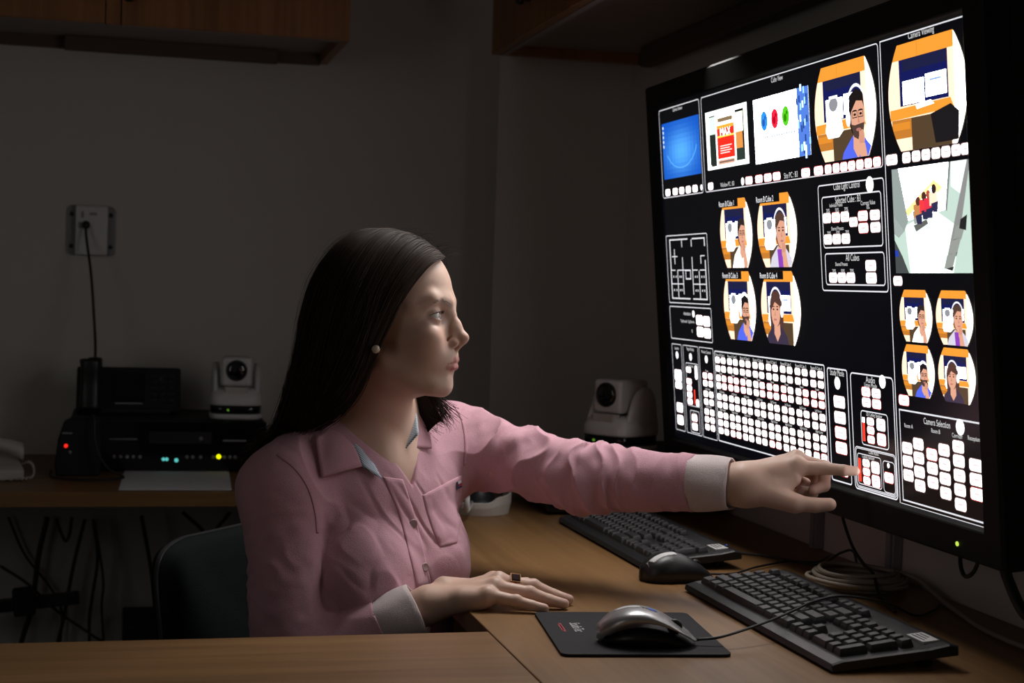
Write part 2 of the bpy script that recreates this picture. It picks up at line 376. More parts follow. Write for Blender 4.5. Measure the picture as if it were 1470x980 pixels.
for u in (.823, .859, .882, .9045, .927, .949, .971, .991): P.btn(u, .2570, .0185 if u > .84 else .027, .021)
# floor plan
P.frame(.011, .383, .204, .588, .004); q = LINE
for a, bb, c, d in ((.027, .395, .115, .399), (.135, .395, .193, .399), (.027, .395, .031, .575), (.189, .395, .193, .42), (.189, .46, .193, .575), (.027, .571, .115, .575), (.128, .571, .193, .575),
                    (.085, .399, .088, .420), (.085, .45, .088, .560), (.130, .399, .133, .420), (.130, .45, .133, .56), (.085, .487, .115, .490), (.027, .487, .050, .490), (.060, .487, .085, .490),
                    (.133, .487, .155, .490), (.165, .487, .189, .490), (.133, .528, .189, .531), (.027, .528, .085, .531), (.098, .487, .120, .491), (.098, .512, .123, .516), (.098, .487, .1005, .516), (.120, .487, .123, .516),
                    (.048, .425, .051, .47), (.036, .446, .063, .449), (.170, .446, .173, .47), (.170, .446, .189, .449), (.059, .49, .062, .571), (.160, .49, .163, .571)): P.rect(a, bb, c, d, q)
for u in (.040, .052, .070, .078, .143, .152, .172, .182):
    for v in (.508, .548): P.rect(u-.0018, v-.003, u+.0018, v+.003, q)
P.frame(.011, .597, .206, .697, .004); P.text('Attendance', .095, .617, .006); P.disc(.125, .617, .006, TX); P.text('Tag Records : Tag Records', .095, .643, .005); P.text('0', .115, .668, .006)
for u, v in ((.151, .634), (.183, .636), (.152, .668), (.184, .670)): P.btn(u, v, .028, .028)
# three narrow columns at lower left
for a, c in ((.012, .059), (.066, .137), (.142, .205)): P.frame(a, .712, c, .977, .003, .0012)
P.text('Location', .036, .725, .005); P.text('Target Display', .101, .725, .005); P.text('Monitor Control', .173, .725, .005)
for u in (.036, .101, .173): P.disc(u, .746, .0065, TX)
P.btn(.036, .808, .032, .034); P.btn(.036, .838, .030, .02); P.btn(.036, .906, .028, .028); P.btn(.036, .944, .028, .028)
P.frame(.076, .764, .133, .893, .004, .0012); P.frame(.086, .905, .128, .972, .004, .0012)
for v in (.785, .820, .840, .860, .880): P.btn(.088, v, .022, .016, v > .8)
P.btn(.123, .79, .010, .04); P.btn(.123, .88, .012, .02); P.rect(.109, .842, .114, .886, REDL); P.btn(.105, .927, .024, .020, True); P.btn(.105, .953, .024, .020)
P.text('Room Display', .100, .775, .0035); P.text('Monitors', .107, .913, .0035)
GV = [.743, .767, .794, .816, .847, .870, .899, .9215, .944]
for v in GV[2:]:
    for u in (.163, .187): P.btn(u, v, .0178, .0165, v < .80)
for v, t in ((.780, 'Power'), (.832, 'Left Screen'), (.8855, 'Right Screen')): P.text(t, .173, v, .004)
# the big grid
P.frame(.210, .717, .611, .976, .004, .0020)
for i in range(8):
    u0 = .2225+.0502*i
    P.text('Room %s Cube %d' % ('AB'[i//4], i % 4+1), u0+.0115, .7285, .0046, sx=.85)
    for t, v in (('Power', .7805), ('Left Screen', .8325), ('Right Screen', .8855)): P.text(t, u0+.0115, v, .0038)
    for k, v in enumerate(GV):
        for j in (0, 1): P.btn(u0+.0235*j, v, .0178, .0165, (k in (2, 3) and (i+j) % 3 > 0) or (k == 8 and i % 3 == 1))
# study mode and audio
P.frame(.618, .722, .678, .993, .005, .0020); P.text('Study Mode', .648, .737, .0085, sx=.72); P.disc(.648, .757, .0088, TX)
for v in (.801, .838, .874, .910): P.btn(.651, v, .032, .027, v > .87)
P.btn(.651, .965, .032, .022, True)
P.frame(.686, .726, .802, .997, .007, .0020); P.text('Audio', .742, .738, .0085); P.disc(.774, .7385, .0088, TX); P.text('Listen Mode', .742, .7505, .0058)
for u in (.7285, .756):
    for v in (.767, .791): P.btn(u, v, .0225, .020, (u < .74) == (v < .78))
P.frame(.711, .810, .784, .890, .006); P.text('2D Ceiling Speaker', .748, .8195, .0046); P.rect(.7145, .838, .7215, .881, REDL); P.rect(.7145, .826, .7215, .838, WH)
for v in (.833, .853, .874): P.btn(.737, v, .0185, .0165, v > .84)
for v in (.836, .869): P.btn(.765, v, .022, .026, v > .85)
P.frame(.690, .896, .800, .992, .007, .0014); P.frame(.6925, .8995, .7975, .9885, .006, .0010); P.text('Cube Audio', .742, .9035, .0046)
P.frame(.696, .911, .761, .983, .005, .0012); P.text('Ceiling Speaker', .727, .9185, .0046); P.rect(.6985, .923, .7055, .977, REDL)
for v in (.931, .951, .971): P.btn(.720, v, .0185, .0165, v > .94)
for v in (.936, .967): P.btn(.745, v, .021, .026, v > .95)
P.frame(.765, .914, .796, .986, .006, .0012); P.disc(.780, .9235, .0035, TX); P.btn(.780, .951, .0225, .022, True)
# cube light control
P.frame(.616, .291, .801, .541, .006, .0018); P.text('Cube Light Control', .700, .304, .0088, sx=.76); P.disc(.764, .3035, .0105, TX)
P.frame(.626, .319, .7925, .4405, .006, .0018); P.text('Selected Cube : B3', .702, .3305, .0088, sx=.76); P.text('Individual Presets', .668, .341, .0048, sx=.8); P.text('Current Value', .757, .3425, .0056); P.text('0%', .757, .352, .0056)
for i in range(3):
    for v in (.353, .4055): P.text(('20%', '50%', '70%')[i], .644+.0265*i, v, .0056)
    P.btn(.640+.026*i, .3695, .0225, .022, i == 1); P.btn(.640+.026*i, .4195, .0225, .022)
    P.text(('20%', '50%', '70%')[i], .654+.0255*i, .494, .0056); P.btn(.650+.0255*i, .509, .0225, .022)
P.text('Shared Presets', .669, .395, .0050); P.btn(.7155, .383, .022, .020)
for u in (.742, .774):
    for v in (.371, .398): P.btn(u, v, .025, .021, u < .75)
P.frame(.628, .4515, .794, .527, .006, .0018); P.text('All Cubes', .708, .463, .0088, sx=.78); P.text('Shared Presets', .676, .4775, .0050)
for v in (.482, .5095): P.btn(.757, v, .027, .023)
# camera selection
P.btn(.825, .5155, .021, .019); P.btn(.827, .772, .024, .021, True)
P.rect(.8135, .792, 1., .7955, LINE); P.rect(.8135, .792, .8153, .989, LINE); P.rect(.8135, .989, 1., .9925, LINE); P.rect(.8085, .9985, 1., 1.0, LINE)
P.text('Camera Selection', .903, .8085, .0078, sx=.78); P.disc(.955, .8085, .0095, TX)
for t, u, v in (('Room A', .836, .826), ('Room B', .900, .826), ('Corridor', .948, .827), ('Reception', .983, .829)): P.text(t, u, v, .0052)
for u, vs in ((.830, (.875, .904, .934)), (.8575, (.861, .8905, .9205, .950)), (.8885, (.877, .906, .936)), (.917, (.862, .8915, .9215, .9515)), (.949, (.849, .878, .9075, .937, .967)), (.9855, (.879, .908, .937))):
    for k, v in enumerate(vs): P.btn(u, v, .0235 if u < .96 else .0275, .0235, (u, k) in ((.8885, 0), (.9855, 2)))
screen = scr.build('screen', mon, 'glossy black display with white outlined panels and buttons')

def person_pic(P, T, hx, hy, s, hair, shirt, face=1, beard=False, glasses=False, cans=False, longhair=False, scarf=None, hand=False):
    X = lambda x, y: T(hx+x*s, hy+y*s)
    def E(x, y, a, b, c, rot=0): P.poly([X(x+a*math.cos(t)*math.cos(rot)-b*math.sin(t)*math.sin(rot), y+b*math.sin(t)*math.cos(rot)+a*math.cos(t)*math.sin(rot)) for t in np.linspace(0, 2*PI, 22, endpoint=False)], c)
    if longhair: P.poly([X(*q) for q in ((-1.05, -.2), (-.6, -1.1), (.3, -1.2), (.95, -.4), (1.2, 2.6), (-.9, 2.7))], hair)
    P.poly([X(*q) for q in ((-.5, 1.0), (.5, 1.0), (1.5, 1.7), (2.2, 3.2), (2.3, 6), (-2.3, 6), (-2.2, 3.0), (-1.5, 1.7))], shirt)
    P.poly([X(*q) for q in ((-.4, .7), (.45, .7), (.5, 1.6), (0, 2.1), (-.45, 1.6))], SKIN)
    if scarf: P.poly([X(*q) for q in ((-.6, 1.2), (.6, 1.2), (.8, 3), (.4, 6), (-.7, 6), (-.4, 3))], scarf)
    E(0, 0, .80, 1.12, hair); E(.12*face, .16, .70, .98, SKIN)
    P.poly([X(*q) for q in ((-.82, .1), (-.7, -.9), (0, -1.2), (.7, -.95), (.8, -.1), (.55*face+.1, -.55), (0, -.62))], hair)
    if beard: P.poly([X(*q) for q in ((-.6, .45), (-.2, .52), (.25, .48), (.75, .45), (.6, 1.0), (.15, 1.22), (-.35, 1.05))], (.09, .05, .04)); E(.15, .74, .26, .08, (.5, .2, .16))
    else: E(.2*face, .68, .24, .07, (.6, .2, .18))
    for k in (-1, 1): E(.12*face+.3*k, .02, .13, .06, DARK); E(.12*face+.3*k, -.16, .2, .04, hair)
    P.poly([X(.14*face, .05), X(.32*face, .42), X(.1*face, .44)], (.62, .28, .19))
    if glasses:
        for k in (-1, 1):
            for q in ((-.25, -.16, .25, -.12), (-.25, .14, .25, .18), (-.25, -.16, -.21, .18), (.21, -.16, .25, .18)):
                cx = .12*face+.3*k; P.poly([X(cx+q[0], q[1]), X(cx+q[2], q[1]), X(cx+q[2], q[3]), X(cx+q[0], q[3])], DARK)
    if cans:
        P.poly([X(1.0*math.cos(t)*r, -.1-1.28*math.sin(t)*r) for r, ts in ((1.04, np.linspace(.1, 3.04, 14)), (.93, np.linspace(3.04, .1, 14))) for t in ts][:14]+[X(.94*math.cos(t), -.1-1.18*math.sin(t)) for t in np.linspace(3.04, .1, 14)], (1.2, 1.2, 1.3))
        E(-.86*face, .15, .24, .38, (1.6, 1.6, 1.7))
    if hand: E(.42, 1.25, .30, .5, SKIN, .3); P.poly([X(*q) for q in ((.2, 1.5), (.75, 1.4), (1.3, 3.2), (.9, 4.2), (.35, 3.5))], SKIN); [P.poly([X(.2+.16*k, .8), X(.32+.16*k, .8), X(.36+.16*k, 1.4), X(.2+.16*k, 1.4)], (.72, .33, .22)) for k in range(3)]
def cubicle(P, a, b, c, d, bul=.16, behind=True):
    T = lambda x, y: (a+(c-a)*x, b+(d-b)*y)
    P.clip = barrel(a, b, c, d, bul)
    R = lambda x0, y0, x1, y1, col: P.poly([T(x0, y0), T(x1, y0), T(x1, y1), T(x0, y1)], col)
    R(-.1, -.1, 1.1, 1.1, CREAM); R(.0, 0, .86, .145, ORA); R(.4, 0, .405, .145, (.7, .24, .03)); R(.16, .145, .78, .58, NAVY); R(.20, .145, .78, .26, (.012, .014, .06))
    R(.20, .35, .48, .57, SCR); R(.50, .33, .76, .54, SCR); R(.55, .38, .70, .40, (.3, .5, 2.5)); R(.22, .37, .30, .50, (2., 2.3, 3.))
    P.poly([T(.02, .60), T(.80, .585), T(.84, .68), T(.02, .70)], ORA); R(.04, .70, .30, .88, (.62, .22, .03)); R(.30, .70, .80, 1.05, (.10, .06, .03)); R(.05, .73, .28, .80, (.85, .30, .03))
    if behind:
        P.poly([T(.18, .68), T(.22, .52), (T(.33, .47)), T(.44, .52), T(.48, .70), T(.40, .76), T(.22, .76)], (3., 3., 3.1)); e = T(.33, .41)
        P.ell(e[0], e[1], (c-a)*.075, (d-b)*.075, (.32, .33, .36)); R(.26, .32, .40, .35, (2., 2., 2.2))
    P.poly([T(.86, -.1), T(1.1, -.1), T(1.1, 1.1), T(.80, 1.1), T(.86, .6)], (8, 7.4, 6.3))
    return T
def window(box, fn, label, bul=.16, cap=None, behind=True):
    p = Pic(); p.L = 14; T = cubicle(p, *box, bul, behind)
    if fn: fn(p, T)
    p.clip = None
    if cap: p.rect(box[0]-.002, box[1], box[0]+(box[2]-box[0])*.62, box[1]+.021, BK); p.text(cap, box[0]+.002, box[1]+.011, .0085, (1.1, 1.1, 1.15), False, .8)
    p.build('video_window', screen, label)
BLUE = (.10, .16, .95); PURP = (.30, .06, .55)
def sc(box): return (box[3]-box[1])*SH/((box[2]-box[0])*SW)
def TT(T, box): k = sc(box); return lambda x, y: T(x, y) if False else T(x, y)
def wrap(kw, hx, hy, s, box):
    k = sc(box)
    def f(p, T):
        # square units: x measured in picture widths, y scaled to match
        person_pic(p, lambda x, y: T(x, y/k), hx, hy*k, s, **kw)
    return f
man = dict(hair=DARK, shirt=BLUE, beard=True, glasses=True, cans=True, hand=True)
man2 = dict(hair=(.03, .02, .02), shirt=(2.6, 2.5, 2.3), glasses=True, hand=True)
wom = dict(hair=(.10, .05, .035), shirt=(.75, .72, .85), scarf=PURP, cans=True, hand=True)
wom2 = dict(hair=(.10, .045, .035), shirt=(.05, .035, .07), cans=True, longhair=True, face=-1)
bx = (.618, .022, .790, .240); window(bx, wrap(man, .70, .56, .155, bx), 'round sided window of man in blue shirt, hand at mouth, at top')
bx = (.822, .022, 1.0, .243); window(bx, lambda p, T: (p.poly([T(.55, .70), T(.80, .64), T(.90, .72), T(.88, .97), T(.60, .97)], (.012, .010, .012)), p.poly([T(.36, .585), T(.56, .57), T(.60, .61), T(.38, .63)], WH)), 'round sided window of an empty desk with monitor and chair', .16, None, False)
for dx, dy, w, h, cap_ in ((.262, .297, .125, .186, 1), (.826, .534, .077, .110, 0)):
    gx = .146 if cap_ else .086; gy = .196 if cap_ else .116; w2 = .136 if cap_ else .080; where = 'large' if cap_ else 'small'
    for i, (kw, hx, hy, s, who) in enumerate(((man2, .68, .50, .155, 'man in white shirt with glasses'), (wom, .60, .50, .165, 'woman in purple scarf'), (man, .68, .56, .155, 'man in blue shirt'), (wom2, .40, .52, .165, 'long haired woman with headphones'))):
        bx = (dx+gx*(i % 2), dy+gy*(i//2), dx+gx*(i % 2)+(w2 if i % 2 else w), dy+gy*(i//2)+h)
        window(bx, wrap(kw, hx, hy, s, bx), f'{where} window of {who}', .20, 'Room B Cube %d' % (i+1) if cap_ else None)
# blue desktop
p = Pic(); p.L = 14; n = 12
for i in range(n):
    for j in range(n):
        x0, x1, y0, y1 = i/n, (i+1)/n, j/n, (j+1)/n; r = math.hypot((x0+x1)/2-.5, (y0+y1)/2-.55); k = math.exp(-(r/.35)**2)
        p.poly([(.020+.174*x, .047+.167*y) for x, y in ((x0, y0), (x1, y0), (x1, y1), (x0, y1))], (.004+.10*k, .10+.38*k, .62+.55*k), False)
p.L += 1
for k in range(26):
    a0, a1 = math.radians(20+k*5), math.radians(25+k*5)
    p.poly([(.107+.075*r*math.cos(a), .10+.085*r*math.sin(a)) for a, r in ((a0, 1), (a1, 1), (a1, 1.04), (a0, 1.04))], (.12, .5, 1.3), False)
for k in range(5): p.rect(.023, .056+.014*k, .028, .064+.014*k, (.9, 1.1, 1.4))
p.build('video_window', screen, 'plain blue computer desktop')
p = Pic(); p.L = 14; T = lambda x, y: (.224+.166*x, .050+.160*y)
def R(x0, y0, x1, y1, c): p.poly([T(x0, y0), T(x1, y0), T(x1, y1), T(x0, y1)], c)
R(0, 0, 1, 1, (2.2, 2.5, 2.2)); R(.08, .08, .92, .92, BK); R(.08, .10, .30, .40, (.9, 1.2, 1.0)); R(.10, .4, .28, .95, (.02, .03, .025)); R(.70, .12, .90, .45, (1.3, 1.4, 1.1)); R(.68, .45, .88, .72, (.9, .35, .08)); R(.70, .72, .90, .92, (.03, .05, .04)); R(.24, .08, .72, .97, (3.4, 3.4, 3.2))
R(.27, .27, .69, .84, (1.2, .03, .015)); R(.27, .27, .69, .33, (1.3, .5, .05)); R(.27, .45, .69, .48, (1.2, .9, .1)); R(.30, .15, .66, .22, (.3, .2, .1)); R(.28, .86, .68, .94, (.9, .5, .35))
c = T(.48, .39); p.text('MAX', c[0], c[1], .0125, (4, 4, 4), True, 1.15)
for k in range(4): R(.34, .62+.04*k, .62-.05*(k % 2), .635+.04*k, (2.6, 1.2, 1.1))
R(.30, .885, .66, .91, (.2, .12, .1)); p.build('video_window', screen, 'red book cover with the word MAX')
p = Pic(); p.L = 14; T = lambda x, y: (.415+.186*x, .052+.164*y)
R(0, 0, 1, 1, (9, 9.6, 10)); R(.80, 0, 1, 1, (.10, .25, .85))
for k in range(26): x = .80+.2*rng.random(); y = rng.random(); R(x-.012, y-.05, x+.012, y+.05, ((1.6, 2.4, 3.4), (.02, .06, .3), (.5, 1., 2.2))[k % 3])
for x, c, c2 in ((.20, (.03, .35, 1.1), (.02, .12, .5)), (.40, (1.1, .02, .06), (.5, .0, .02)), (.60, (.12, .75, .02), (.03, .3, .0))):
    e = T(x, .36); p.ell(e[0], e[1], .0125, .025, c); p.ell(e[0]-.002, e[1]+.004, .005, .010, c2); p.ell(e[0]+.004, e[1]-.008, .003, .005, c2)
for k in range(15): R(.10+.045*k, .60, .10+.045*k+.03, .635, (.45, .55, .75))
R(.30, .86, .52, .885, (1.6, 1.7, 2.)); R(.02, .04, .05, .06, (.4, .8, 2)); p.build('video_window', screen, 'white web page with blue, red and green discs')
p = Pic(); p.L = 14; T = lambda x, y: (.822+.178*x, .278+.221*y)
p.clip = [(.822, .278), (1., .278), (1., .499), (.822, .499)]
Q = lambda c, *pts: p.poly([T(*q) for q in pts], c)
Q((.62, .80, .70), (0, 0), (1, 0), (1, 1), (0, 1)); Q((1.3, 1.6, 1.45), (.15, .55), (.55, .42), (.85, .6), (.75, 1), (.2, 1))
Q((.34, .40, .38), (0, 0), (.09, 0), (.20, .50), (.14, .60), (.0, .45)); Q((.40, .46, .44), (0, .45), (.14, .60), (.06, .66), (0, .62)); Q((.07, .08, .08), (0, .68), (.10, .84), (.18, 1), (0, 1)); Q((.02, .06, .5), (.0, .78), (.04, .78), (.05, .84), (0, .84))
Q((10, 10, 10), (.09, 0), (.75, 0), (.70, .42), (.20, .50)); Q((1.9, 1.1, .42), (.17, .40), (.55, .14), (.66, .22), (.60, .27), (.52, .20), (.20, .47)); Q((.25, .27, .27), (.74, 0), (.77, 0), (.70, .44), (.68, .42)); Q((1.3, 1.4, 1.35), (.77, 0), (.97, 0), (.88, .30), (.76, .22)); Q((.3, .3, .3), (.96, 0), (1, 0), (.82, .75), (.72, .95), (.66, .92))
Q((.14, .14, .13), (.27, .55), (.44, .50), (.46, .54), (.30, .61)); Q((.42, .44, .40), (.26, .42), (.36, .40), (.38, .52), (.28, .54))
for k in range(3): Q((.34, .36, .33), (.80-.06*k, .58+.13*k), (.92-.06*k, .55+.13*k), (.86-.06*k, .70+.13*k), (.76-.06*k, .70+.13*k)); Q((.03, .03, .03), (.76-.05*k, .70+.13*k), (.86-.05*k, .68+.13*k), (.84-.05*k, .72+.13*k))
Q((.02, .02, .02), (.86, .52), (.94, .48), (.92, .62), (.84, .60))
for x, y, c1, c2 in ((.33, .36, (.65, .28, .10), (.12, .04, .03)), (.41, .32, (1.1, .05, .06), (.08, .03, .02)), (.47, .31, (.9, .04, .08), (.5, .1, .05)), (.54, .26, (1.3, .95, .7), (.03, .02, .02))):
    Q(c1, (x-.05, y), (x+.05, y-.02), (x+.06, y+.10), (x-.05, y+.12)); Q((.03, .03, .09), (x-.03, y+.10), (x+.06, y+.08), (x+.05, y+.18), (x-.01, y+.18)); e = T(x+.01, y-.035); p.ell(e[0], e[1], .0055, .0095, c2)
p.build('video_window', screen, 'bright white waiting room seen from above')
# ------------------------------------------------------------------ electronics on the desks
Z = DESK
def rotz(a, c=(0, 0, 0)): return Matrix.Translation(Vector(c)) @ Matrix.Rotation(a, 4, 'Z')
def make_keyboard(label, x, y, rz):
    # local: +x along the keys to the right (numpad end), +y to the back; front edge at y=0
    o = thing('keyboard', label, 'keyboard', (x, y, Z), rz, None)
    X = rotz(rz, (x, y, Z)) @ Matrix.Rotation(math.radians(5.5), 4, 'X')
    b = MB(); L, D = .452, .158
    prof = [(0, .004), (.003, .010), (.016, .0125), (D-.035, .0125), (D-.012, .0145), (D, .011), (D, .002), (.002, .0015)]
    rings = []
    for xx in (0, .003, L-.003, L):
        k = 0 if .001 < xx < L-.001 else .0025
        rings.append([tuple(X @ Vector((xx, min(max(yy, k), D-k), max(zz-k*.6, .001)))) for yy, zz in prof])
    b.loft(rings[::-1], True, True, smooth=False); b.build('case', M['keybed'], o)
    p = .0188; keys = []
    def row(y0, x0, ws, h=.0152):
        xx = x0
        for w in ws:
            if w > 0: keys.append((xx, y0, w*p-.0028, h))
            xx += abs(w)*p
    x0 = .016; g = [.0195+p*i for i in range(5)]
    row(g[4]+.023, x0, [1, -1, 1, 1, 1, 1, -.5, 1, 1, 1, 1, -.5, 1, 1, 1, 1], .0135)
    row(g[4], x0, [1]*13+[2]); row(g[3], x0, [1.5]+[1]*12+[1.5]); row(g[2], x0, [1.75]+[1]*11+[2.25]); row(g[1], x0, [2.25]+[1]*10+[2.75]); row(g[0], x0, [1.5, 1.25, 1.25, 6, 1.25, 1.25, 2.5])
    xn = x0+15.25*p; 
    row(g[4], xn, [1, 1, 1]); row(g[3], xn, [1, 1, 1]); row(g[1], xn, [-1, 1]); row(g[0], xn, [1, 1, 1])
    xp = xn+3.25*p
    row(g[4], xp, [1, 1, 1, 1]); row(g[3], xp, [1, 1, 1]); row(g[2], xp, [1, 1, 1]); row(g[1], xp, [1, 1, 1]); row(g[0], xp, [2, 1])
    keys.append((xp+3*p, g[2], p-.0028, p+.0152)); keys.append((xp+3*p, g[0], p-.0028, p+.0152))
    def keyb(b, k):
        xx, yy, w, h = k; z0, z1 = .0125, .0205; t = .0022
        b.loft([[tuple(X @ Vector(q)) for q in ((xx+s_, yy+s_, zz), (xx+w-s_, yy+s_, zz), (xx+w-s_, yy+h-s_*.6, zz+dz), (xx+s_, yy+h-s_*.6, zz+dz))]
                for s_, zz, dz in ((0, z0, 0), (.0008, z0+.004, 0), (t, z1-.0008, .0006), (t+.0006, z1, .0008))], True, True, smooth=False)
    for k in keys[:0] if False else keys[-100:]:
        b = MB(); keyb(b, k); b.build('key', M['key'], o)
    if len(keys) > 100:
        b = MB(); [keyb(b, k) for k in keys[:-100]]; b.build('key', M['key'], o)['kind'] = 'stuff'
    b = MB(); b.box((L-.058, D-.034, .0128), (L-.020, D-.014, .0156), 0, X=X); st = b.build('sticker', M['label'], o)
    b = MB(); 
    for k in range(3): b.box((L-.054, D-.030+.005*k, .0154), (L-.026-.004*k, D-.028+.005*k, .0158), 0, X=X)
    b.build('print', M['ink'], st)
    for xx in (.03, L-.05): b = MB(); b.box((xx, D-.03, -.0135), (xx+.02, D-.018, .004), .001, X=X); b.build('foot', M['black'], o)
    return o, X
# both stand with their left end away from the camera: local +x points to -Y, local +y to +X
k1, X1 = make_keyboard('black keyboard lying under her outstretched arm, farther from the camera', .748, 2.572, -PI/2)
k2, X2 = make_keyboard('black keyboard at lower right below the monitor, nearer the camera', .757, 1.972, -PI/2)
b = MB(); p = X1 @ Vector((.410, .150, .0150)); b.lathe([(.0025, -.001), (.0025, .001), (0, .0014)], tuple(p), 10); b.build('status_light', M['blue_led'], k1)['label'] = 'blue status light'

def make_mouse(label, x, y, rz, L, W, H, m, silver):
    # local +x is the front (button end)
    o = thing('computer_mouse', label, 'mouse', (x, y, Z+(.0035 if silver else 0)), rz)
    X = rotz(rz, (x, y, Z+(.0035 if silver else 0)))
    def shell(k00, k1, ins, n=26, mgrow=0., arch=0.):
        rings = []
        for i in range(n+1):
            t = i/n; xx = -L/2+L*t; k0 = k00+arch*H*max(0, math.sin(PI*min(1, max(0, (t-.04)/.96))**.85))**.8
            hw = W/2*(max(1e-4, 1-abs(2*t-1)**2.8))**.5*(1-.10*math.sin(PI*t)*.6)
            top = H*(math.sin(PI*min(1, (t*.93+.07))**.80)**.75 if t < .99 else .14)
            top = max(top, .006)*(1-.25*max(0, t-.6)); row = []
            for j in range(17):
                a = -PI/2+PI*j/16; s = math.sin(a); c = abs(math.cos(a))**.55
                row.append((xx, hw*(math.copysign(abs(s)**.9, s))-math.copysign(ins, s)*min(1, abs(s)*3), k0+(top-k0)*c*k1))
            rings.append([tuple(X @ Vector(q)) for q in row])
        return rings
    b = MB(); b.loft(shell(.004 if silver else .0025, 1., 0, arch=.60 if silver else 0), False, False)
    if silver:
        b.build('top_shell', m, o, solid=.0015)
        b = MB(); b.loft([[tuple(X @ Vector(q)) for q in r] for r in [[(-L/2*.9+L*.9*i/20, s_*W/2*.86*(max(.001, 1-abs(2*i/20-1)**3))**.5, z) for s_, z in ((-1, .001), (-.9, H*.45*math.sin(PI*(i/20*.9+.08))), (.9, H*.45*math.sin(PI*(i/20*.9+.08))), (1, .001))] for i in range(21)]], True, True); b.build('body', M['black'], o)
    else:
        b.build('top_shell', m, o, solid=.0015)
        b = MB(); b.loft(shell(.0012, .92, .002), False, False); b.build('body', M['black2'], o, solid=.0012)
    zt = lambda t: max(H*(math.sin(PI*min(1, (t*.93+.07))**.80)**.75), .006)*(1-.25*max(0, t-.6))
    w = MB(); c = X @ Vector((L*.27, 0, zt(.77)-.004)); w.lathe([(.004, -.0035), (.0085, -.003), (.009, 0), (.0085, .003), (.004, .0035)], tuple(c), 20, axis=tuple(X.to_3x3() @ Vector((0, 1, 0)))); w.build('scroll_wheel', M['black'], o)
    def patch(t0, t1, v0, v1, name, mm, up=.0009):
        b = MB(); R = []
        for i in range(7):
            t = t0+(t1-t0)*i/6; xx = -L/2+L*t; hw = W/2*(max(1e-4, 1-abs(2*t-1)**2.8))**.5*(1-.10*math.sin(PI*t)*.6); row = []
            for j in range(5):
                y_ = v0+(v1-v0)*j/4; s = abs(y_/hw)**(1/.9); a = math.asin(min(s, 1)); cc = math.cos(a)**.55; k = .004 if silver else .0025
                row.append(tuple(X @ Vector((xx, y_, k+(zt(t)-k)*cc+up))))
            R.append(row)
        b.loft(R, False, False); return b.build(name, mm, o, solid=.0004)
    patch(.05, .44, -.014, -.003, 'sticker', M['label']) if not silver else patch(.16, .42, -.003, .008, 'sticker', M['label'])
    if silver:
        patch(.50, .58, -.006, .006, 'badge', M['blue_led'], .0011)
        patch(.44, .72, -.0035, .0035, 'centre_strip', M['black'], .0006)
    else:
        patch(.55, .95, -.0006, .0006, 'button_seam', M['gloss'], .0002)
    return o, X
m1, XM1 = make_mouse('black computer mouse with a label strip between the two keyboards', .775, 2.052, math.radians(8), .112, .066, .040, M['black'], False)
pad = thing('mousepad', 'black mouse pad with a small red and white print on the desk', 'mousepad', (.593, 1.724, Z), math.radians(-7))
XP = rotz(math.radians(-7), (.593, 1.724, Z))
b = MB(); b.prism(rrect(-.098, -.110, .098, .112, .010, 5), .0, .0035, XP); b.build('pad_cloth', M['pad'], pad)
def flat_text(t, X, x, y, h, z, m, name, parent, sx=1., rot=0.):
    vs, fs, w, hh = text_mesh(t); k = h/.7; b = MB(); c, s = math.cos(rot), math.sin(rot)
    b.add([tuple(X @ Vector((x+(c*p[0]*sx-s*p[1])*k, y+(s*p[0]*sx+c*p[1])*k, z))) for p in vs], fs); o = b.build(name, m, parent)
    return o
ox = (-.078, .050)
flat_text('StudioTec', XP, -.064, .048, .013, .0037, M['white_ink'], 'print', pad, .62, -PI/2)
b = MB()
for k in range(2): b.prism([(-.0775+.0045*k-.006*k, .046-.006*k), (-.0745+.0045*k-.006*k, .046-.006*k), (-.0745+.0045*k-.006*k, .002+.006*k), (-.0775+.0045*k-.006*k, .002+.006*k)], .0035, .0038, XP)
b.build('print', M['red_ink'], pad)
m2, XM2 = make_mouse('silver and black computer mouse resting on the mouse pad', .597, 1.668, math.radians(-15.5), .116, .062, .041, M['silver'], True)

def cable(name, label, pts, r, m, n=70, cat='cable', group=None):
    b = MB(); b.tube(smooth_path(pts, n), r, 8); o = b.build(name, m); return tag(o, label, cat, group)
zc = Z+.004
q = XM2 @ Vector((.057, 0, .006)); q0 = tuple(q)
def onkb(x, y): return tuple(X2 @ Vector((x, y, .024)))
cable('mouse_cable', 'thin black cable running from the silver mouse over the nearer keyboard', [q0, tuple(np.array(q0)+np.array([.03, -.005, .004])), (.742, 1.672, Z+.022), onkb(.262, .045), onkb(.232, .085), onkb(.222, .130), (.945, 1.752, Z+.026), (1.0, 1.775, zc), (1.04, 1.80, zc), (1.07, 1.835, zc)], .0017, M['cable'])
q = XM1 @ Vector((.056, 0, .006))
cable('mouse_cable', 'thin black cable running from the black mouse back to the wall', [tuple(q), (.87, 2.07, zc), (.93, 2.12, zc), (1.0, 2.16, zc), (1.04, 2.15, zc), (1.085, 2.20, zc)], .0017, M['cable'])
cable('keyboard_cable', 'black cable leaving the farther keyboard towards the wall', [tuple(X1 @ Vector((.30, .157, .006))), (.93, 2.26, zc), (.98, 2.21, zc), (1.03, 2.13, zc+.001), (1.05, 2.09, zc+.025), (1.06, 2.07, zc+.030), (1.065, 2.05, zc+.004), (1.09, 1.98, zc)], .0019, M['cable'])
